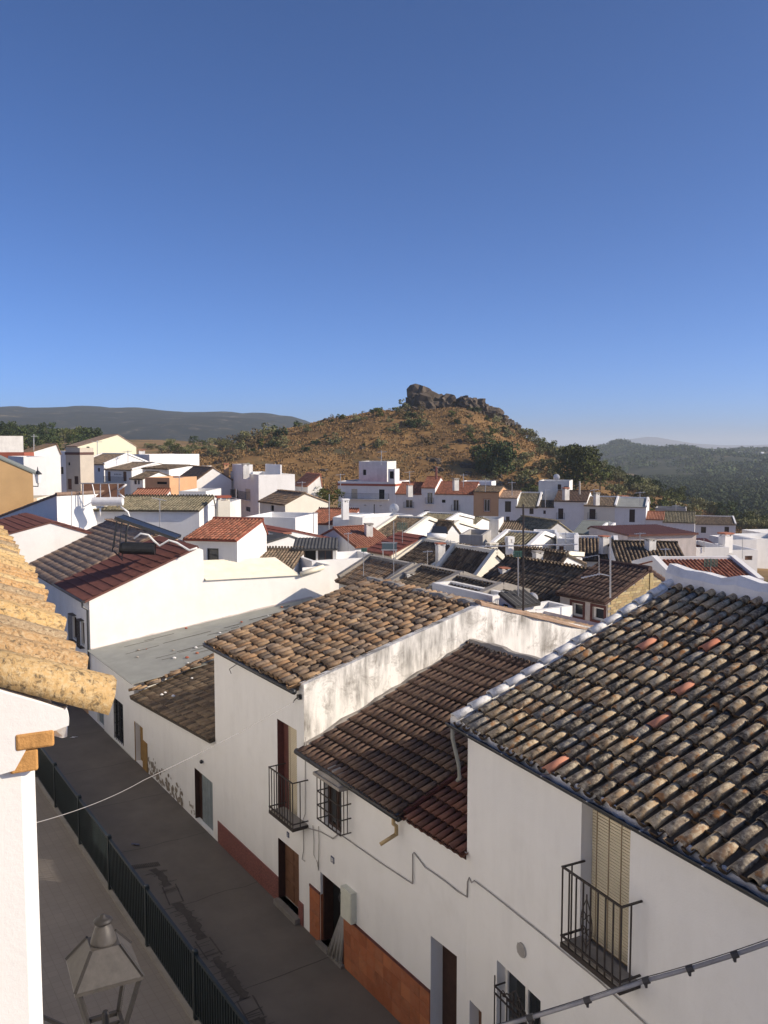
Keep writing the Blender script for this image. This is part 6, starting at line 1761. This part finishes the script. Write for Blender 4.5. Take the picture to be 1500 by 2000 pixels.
# solar water heater on the red sheet roof
p0 = at(265, 1083, 38.0)
so_ = thing('solar_heater', 'solar water heater with tilted dark panel on the red sheet roof', 'solar heater', tuple(p0))
q = lambda px, py, dy=0: at(px, py, 38.0 + dy) - p0
A_, B_ = q(224, 1014), q(341, 1055); n_ = Vector((0, 1.15, .0))
mb = MB(); mb.hexa([A_, B_, B_ + n_, A_ + n_], [v + Vector((.03, 0, .1)) for v in (A_, B_, B_ + n_, A_ + n_)]); mb.build('collector', 'tank_black', so_)
mb = MB(); e = Vector((0, -.02, .02))
for a, b in ((A_, B_), (A_ + n_, B_ + n_)): mb.bar(a + Vector((0, 0, .06)), b + Vector((0, 0, .06)), .05, .13)
mb.build('collector_frame', 'gutter', so_)
mb = MB(); mb.tube([q(240, 1070), q(303, 1072, .1)], .27, 16); mb.tube([q(236, 1070), q(240, 1070)], .24, 16); mb.build('tank', 'tank_black', so_)
mb = MB()
for a, b in ((q(228, 1018), q(219, 1078)), (q(238, 1020), q(232, 1085)), (q(228, 1018, 1.1), q(222, 1070, 1.1)), (q(240, 1062), q(238, 1094)), (q(222, 1075), q(240, 1095)), (q(330, 1052), q(332, 1062))): mb.tube([a, b], .025, 5)
mb.build('stand', 'gutter', so_)
mb = MB(); mb.tube([q(262, 1052), q(275, 1042), q(290, 1045), q(300, 1056), q(312, 1066), q(330, 1055), q(345, 1060), q(370, 1075), q(385, 1070)], .05, 6); mb.build('white_pipe', 'tank_white', so_, True)
mb = MB(); mb.tube([q(251, 1024), q(246, 1040), q(246, 1058), q(256, 1072)], .045, 6); mb.build('black_pipe', 'tank_black', so_, True)
# white tank and frame on the long low house
p1 = at(210, 990, 55.5)
ta = thing('water_tank', 'white cylindrical solar tank lying on its frame above the long low house', 'tank', tuple(p1)); q = lambda px, py, dy=0: at(px, py, 55.5 + dy) - p1
mb = MB(); mb.tube([q(181, 980), q(240, 979)], .28, 16); mb.build('tank', 'tank_white', ta)
mb = MB()
for a, b in ((q(155, 944), q(243, 944)), (q(162, 944), q(162, 985)), (q(196, 944), q(196, 1003)), (q(230, 944), q(230, 990)), (q(180, 946), q(186, 972)), (q(212, 946), q(216, 972)), (q(155, 944, 2.5), q(243, 944, 2.5)), (q(155, 944), q(155, 944, 2.5)), (q(243, 944), q(243, 944, 2.5))): mb.tube([a, b], .035, 5)
mb.build('frame', 'steel', ta)
mb = MB(); mb.hexa([q(160, 975, 1.2), q(243, 975, 1.2), q(243, 945, 2.5), q(160, 945, 2.5)], [v + Vector((0, .05, .06)) for v in (q(160, 975, 1.2), q(243, 975, 1.2), q(243, 945, 2.5), q(160, 945, 2.5))]); mb.build('collector', 'wood_brown', ta)
mb = MB(); mb.tube([q(247, 946), q(232, 957), q(232, 964), q(243, 972)], .06, 6); mb.tube([q(235, 989), q(250, 1000), q(256, 1020)], .06, 6); mb.tube([q(196, 992), q(195, 1008)], .06, 6); mb.build('pipe', 'tank_white', ta, True)
# small solar panel on the wine red roof, and tank beside dark roofs
p2 = at(760, 1080, 47); sp_ = thing('solar_array', 'small grey solar panel on legs above the stained patio wall', 'solar panel', tuple(p2)); q = lambda px, py, dy=0: at(px, py, 47 + dy) - p2
mb = MB(); mb.hexa([q(746, 1073), q(775, 1073), q(775, 1061, .5), q(746, 1061, .5)], [v + Vector((0, .04, .05)) for v in (q(746, 1073), q(775, 1073), q(775, 1061, .5), q(746, 1061, .5))]); mb.build('panel', 'pane_blue', sp_)
mb = MB()
for px in (748, 773): mb.tube([q(px, 1061, .5), q(px, 1088, .5)], .03, 5)
mb.bar(q(745, 1060, .48), q(776, 1060, .48), .06); mb.bar(q(745, 1074, -.02), q(776, 1074, -.02), .06); mb.build('frame', 'steel', sp_)
p3 = at(855, 1048, 50); tk = thing('water_tank', 'white tank with dark collector beside the pointed white gable', 'tank', tuple(p3)); q = lambda px, py, dy=0: at(px, py, 50 + dy) - p3
mb = MB(); mb.tube([q(834, 1047), q(871, 1049)], .2, 12); mb.build('tank', 'tank_white', tk, True); mb = MB(); mb.hexa([q(842, 1042), q(875, 1043), q(872, 1030, .9), q(846, 1029, .9)], [v + Vector((0, .05, .05)) for v in (q(842, 1042), q(875, 1043), q(872, 1030, .9), q(846, 1029, .9))]); mb.build('collector', 'tank_black', tk)
mb = MB(); mb.tube([q(836, 1050), q(838, 1064)], .025, 5); mb.tube([q(868, 1050), q(866, 1064)], .025, 5); mb.build('stand', 'steel', tk)
# street lamp on the far corner house
p4 = at(74, 932, 70); t_ = thing('wall_lamp', 'little black lantern on the far white corner house', 'lantern', tuple(p4)); mb = MB(); mb.lathe([(.05, .55), (.32, .3), (.36, .24), (.3, .22)], 6); mb.lathe([(.05, .55), (.04, .75), (.01, .85)], 6); mb.build('lamp_roof', 'iron', t_)
mb = MB(); mb.lathe([(.28, .2), (.16, -.45), (.1, -.5)], 6); mb.build('lamp_body', 'tank_white', t_); mb = MB(); mb.tube([(-.0, 0, -.5), (-.05, .1, -.75), (-.6, .5, -.75)], .04, 5); mb.build('bracket', 'iron', t_)

g = random.Random(77)
AERIALS = ['thin aerial on the flank of the three storey block', 'thin aerial behind the cream gabled house', 'thin aerial beside the courtyard block with stepped parapet', 'thin aerial at the left end of the wide house with red fascia', 'thin aerial on top of the pale stair tower', 'thin aerial over the small red roof next to the wide house', 'thin aerial behind the widest red roof', 'thin aerial above the orange ochre house', 'thin aerial over the pale tan roof', 'thin aerial above the strip of black roof', 'thin aerial over the cream house with iron balcony', 'thin aerial above the white house with plain grey roof', 'thin aerial behind the broad olive brown roof', 'thin aerial on the chocolate roof with cream verge', 'thin aerial left of the chocolate roof with cream verge', 'thin aerial above the narrow brown patio door', 'thin aerial in front of the bare pinkish wall', 'thin aerial above the long black ribbed roof', 'thin aerial by the ochre door house at right', 'thin aerial beside the cream chimney stack', 'thin aerial over the pale wall behind the tile strip', 'thin aerial near the flat block by the yellow gable', 'thin aerial before the pale yellow gable', 'thin aerial over the black sheet roof', 'thin aerial before the plain terracotta roof']
CHIMNEYS = ['small chimney on the three storey block', 'small chimney above the small red roof in the far row', 'small chimney on the widest red roof', 'small chimney on the dark brown roof with black balcony door', 'small chimney on the cream house of the far row', 'small chimney behind the dark red sheet roof', 'small chimney left of the green tinged tile roof', 'small chimney on the chocolate roof with cream verge', 'small chimney on the brown roof by the thin mast', 'small chimney on the dark roof with white left verge', 'small chimney on the long black ribbed roof', 'small chimney on the broadest dark roof', 'small chimney on the small speckled roof']
for k, (px, y0, y1, D) in enumerate(((538, 905, 922, 104), (590, 940, 966, 88), (612, 1000, 1035, 60), (665, 925, 945, 132), (745, 880, 902, 132), (800, 920, 945, 130), (905, 925, 945, 128), (948, 935, 955, 125), (1000, 940, 962, 120), (1065, 955, 985, 118), (1160, 955, 975, 118), (1250, 960, 980, 115), (1320, 985, 1005, 140), (880, 1055, 1090, 46), (835, 1075, 1108, 44), (1105, 1040, 1075, 56), (1250, 1040, 1075, 50), (1300, 1070, 1105, 46), (1450, 1050, 1085, 72), (420, 985, 1030, 58), (350, 930, 965, 66), (250, 880, 905, 138), (190, 860, 890, 150), (525, 1040, 1070, 52), (680, 1040, 1075, 52))):
    r_ = D * .00035 + .006; antenna(AERIALS[k], px, y0, y1 + 6, D, r_, (px - 7 - g.random() * 4, px + 7 + g.random() * 4, (y0 + 3, y0 + 3 - g.random() * 2), 6, .18 + D * .002), color='steel')['group'] = 'television aerials over the town'
for k, (px, y0, y1, D, w) in enumerate(((480, 905, 925, 100, .7), (800, 945, 962, 122, .7), (890, 934, 950, 126, .7), (1105, 952, 968, 118, .7), (1165, 962, 978, 116, .6), (560, 1040, 1058, 54, .45), (720, 1022, 1040, 58, .45), (860, 1060, 1078, 46, .4), (1050, 1076, 1094, 44, .4), (1180, 1046, 1062, 52, .45), (1270, 1052, 1068, 49, .45), (985, 1108, 1124, 37, .36), (800, 1118, 1132, 36, .34))):
    chimney(CHIMNEYS[k], px, y0, y1, D, w, 'white_old', 'terracotta' if k % 2 else 'mortar')['group'] = 'small chimneys over the town'
# ------------------------------------------------------------------ the air
mb = MB(); mb.box(-13400, 13400, -3300, 13400, -62, 108)
m, nt, b_ = newmat('haze'); nt.nodes.remove(b_)
pv = nd(nt, 'ShaderNodeVolumePrincipled'); pv.inputs['Color'].default_value = (.86, .94, 1.0, 1); pv.inputs['Density'].default_value = HAZE = .00021; pv.inputs['Anisotropy'].default_value = .1
nt.links.new(pv.outputs[0], nt.nodes['Material Output'].inputs['Volume']); MATS['haze'] = m
hb = stuff(mb.build('haze', 'haze')); hb['label'] = 'pale blue haze over the far hills'
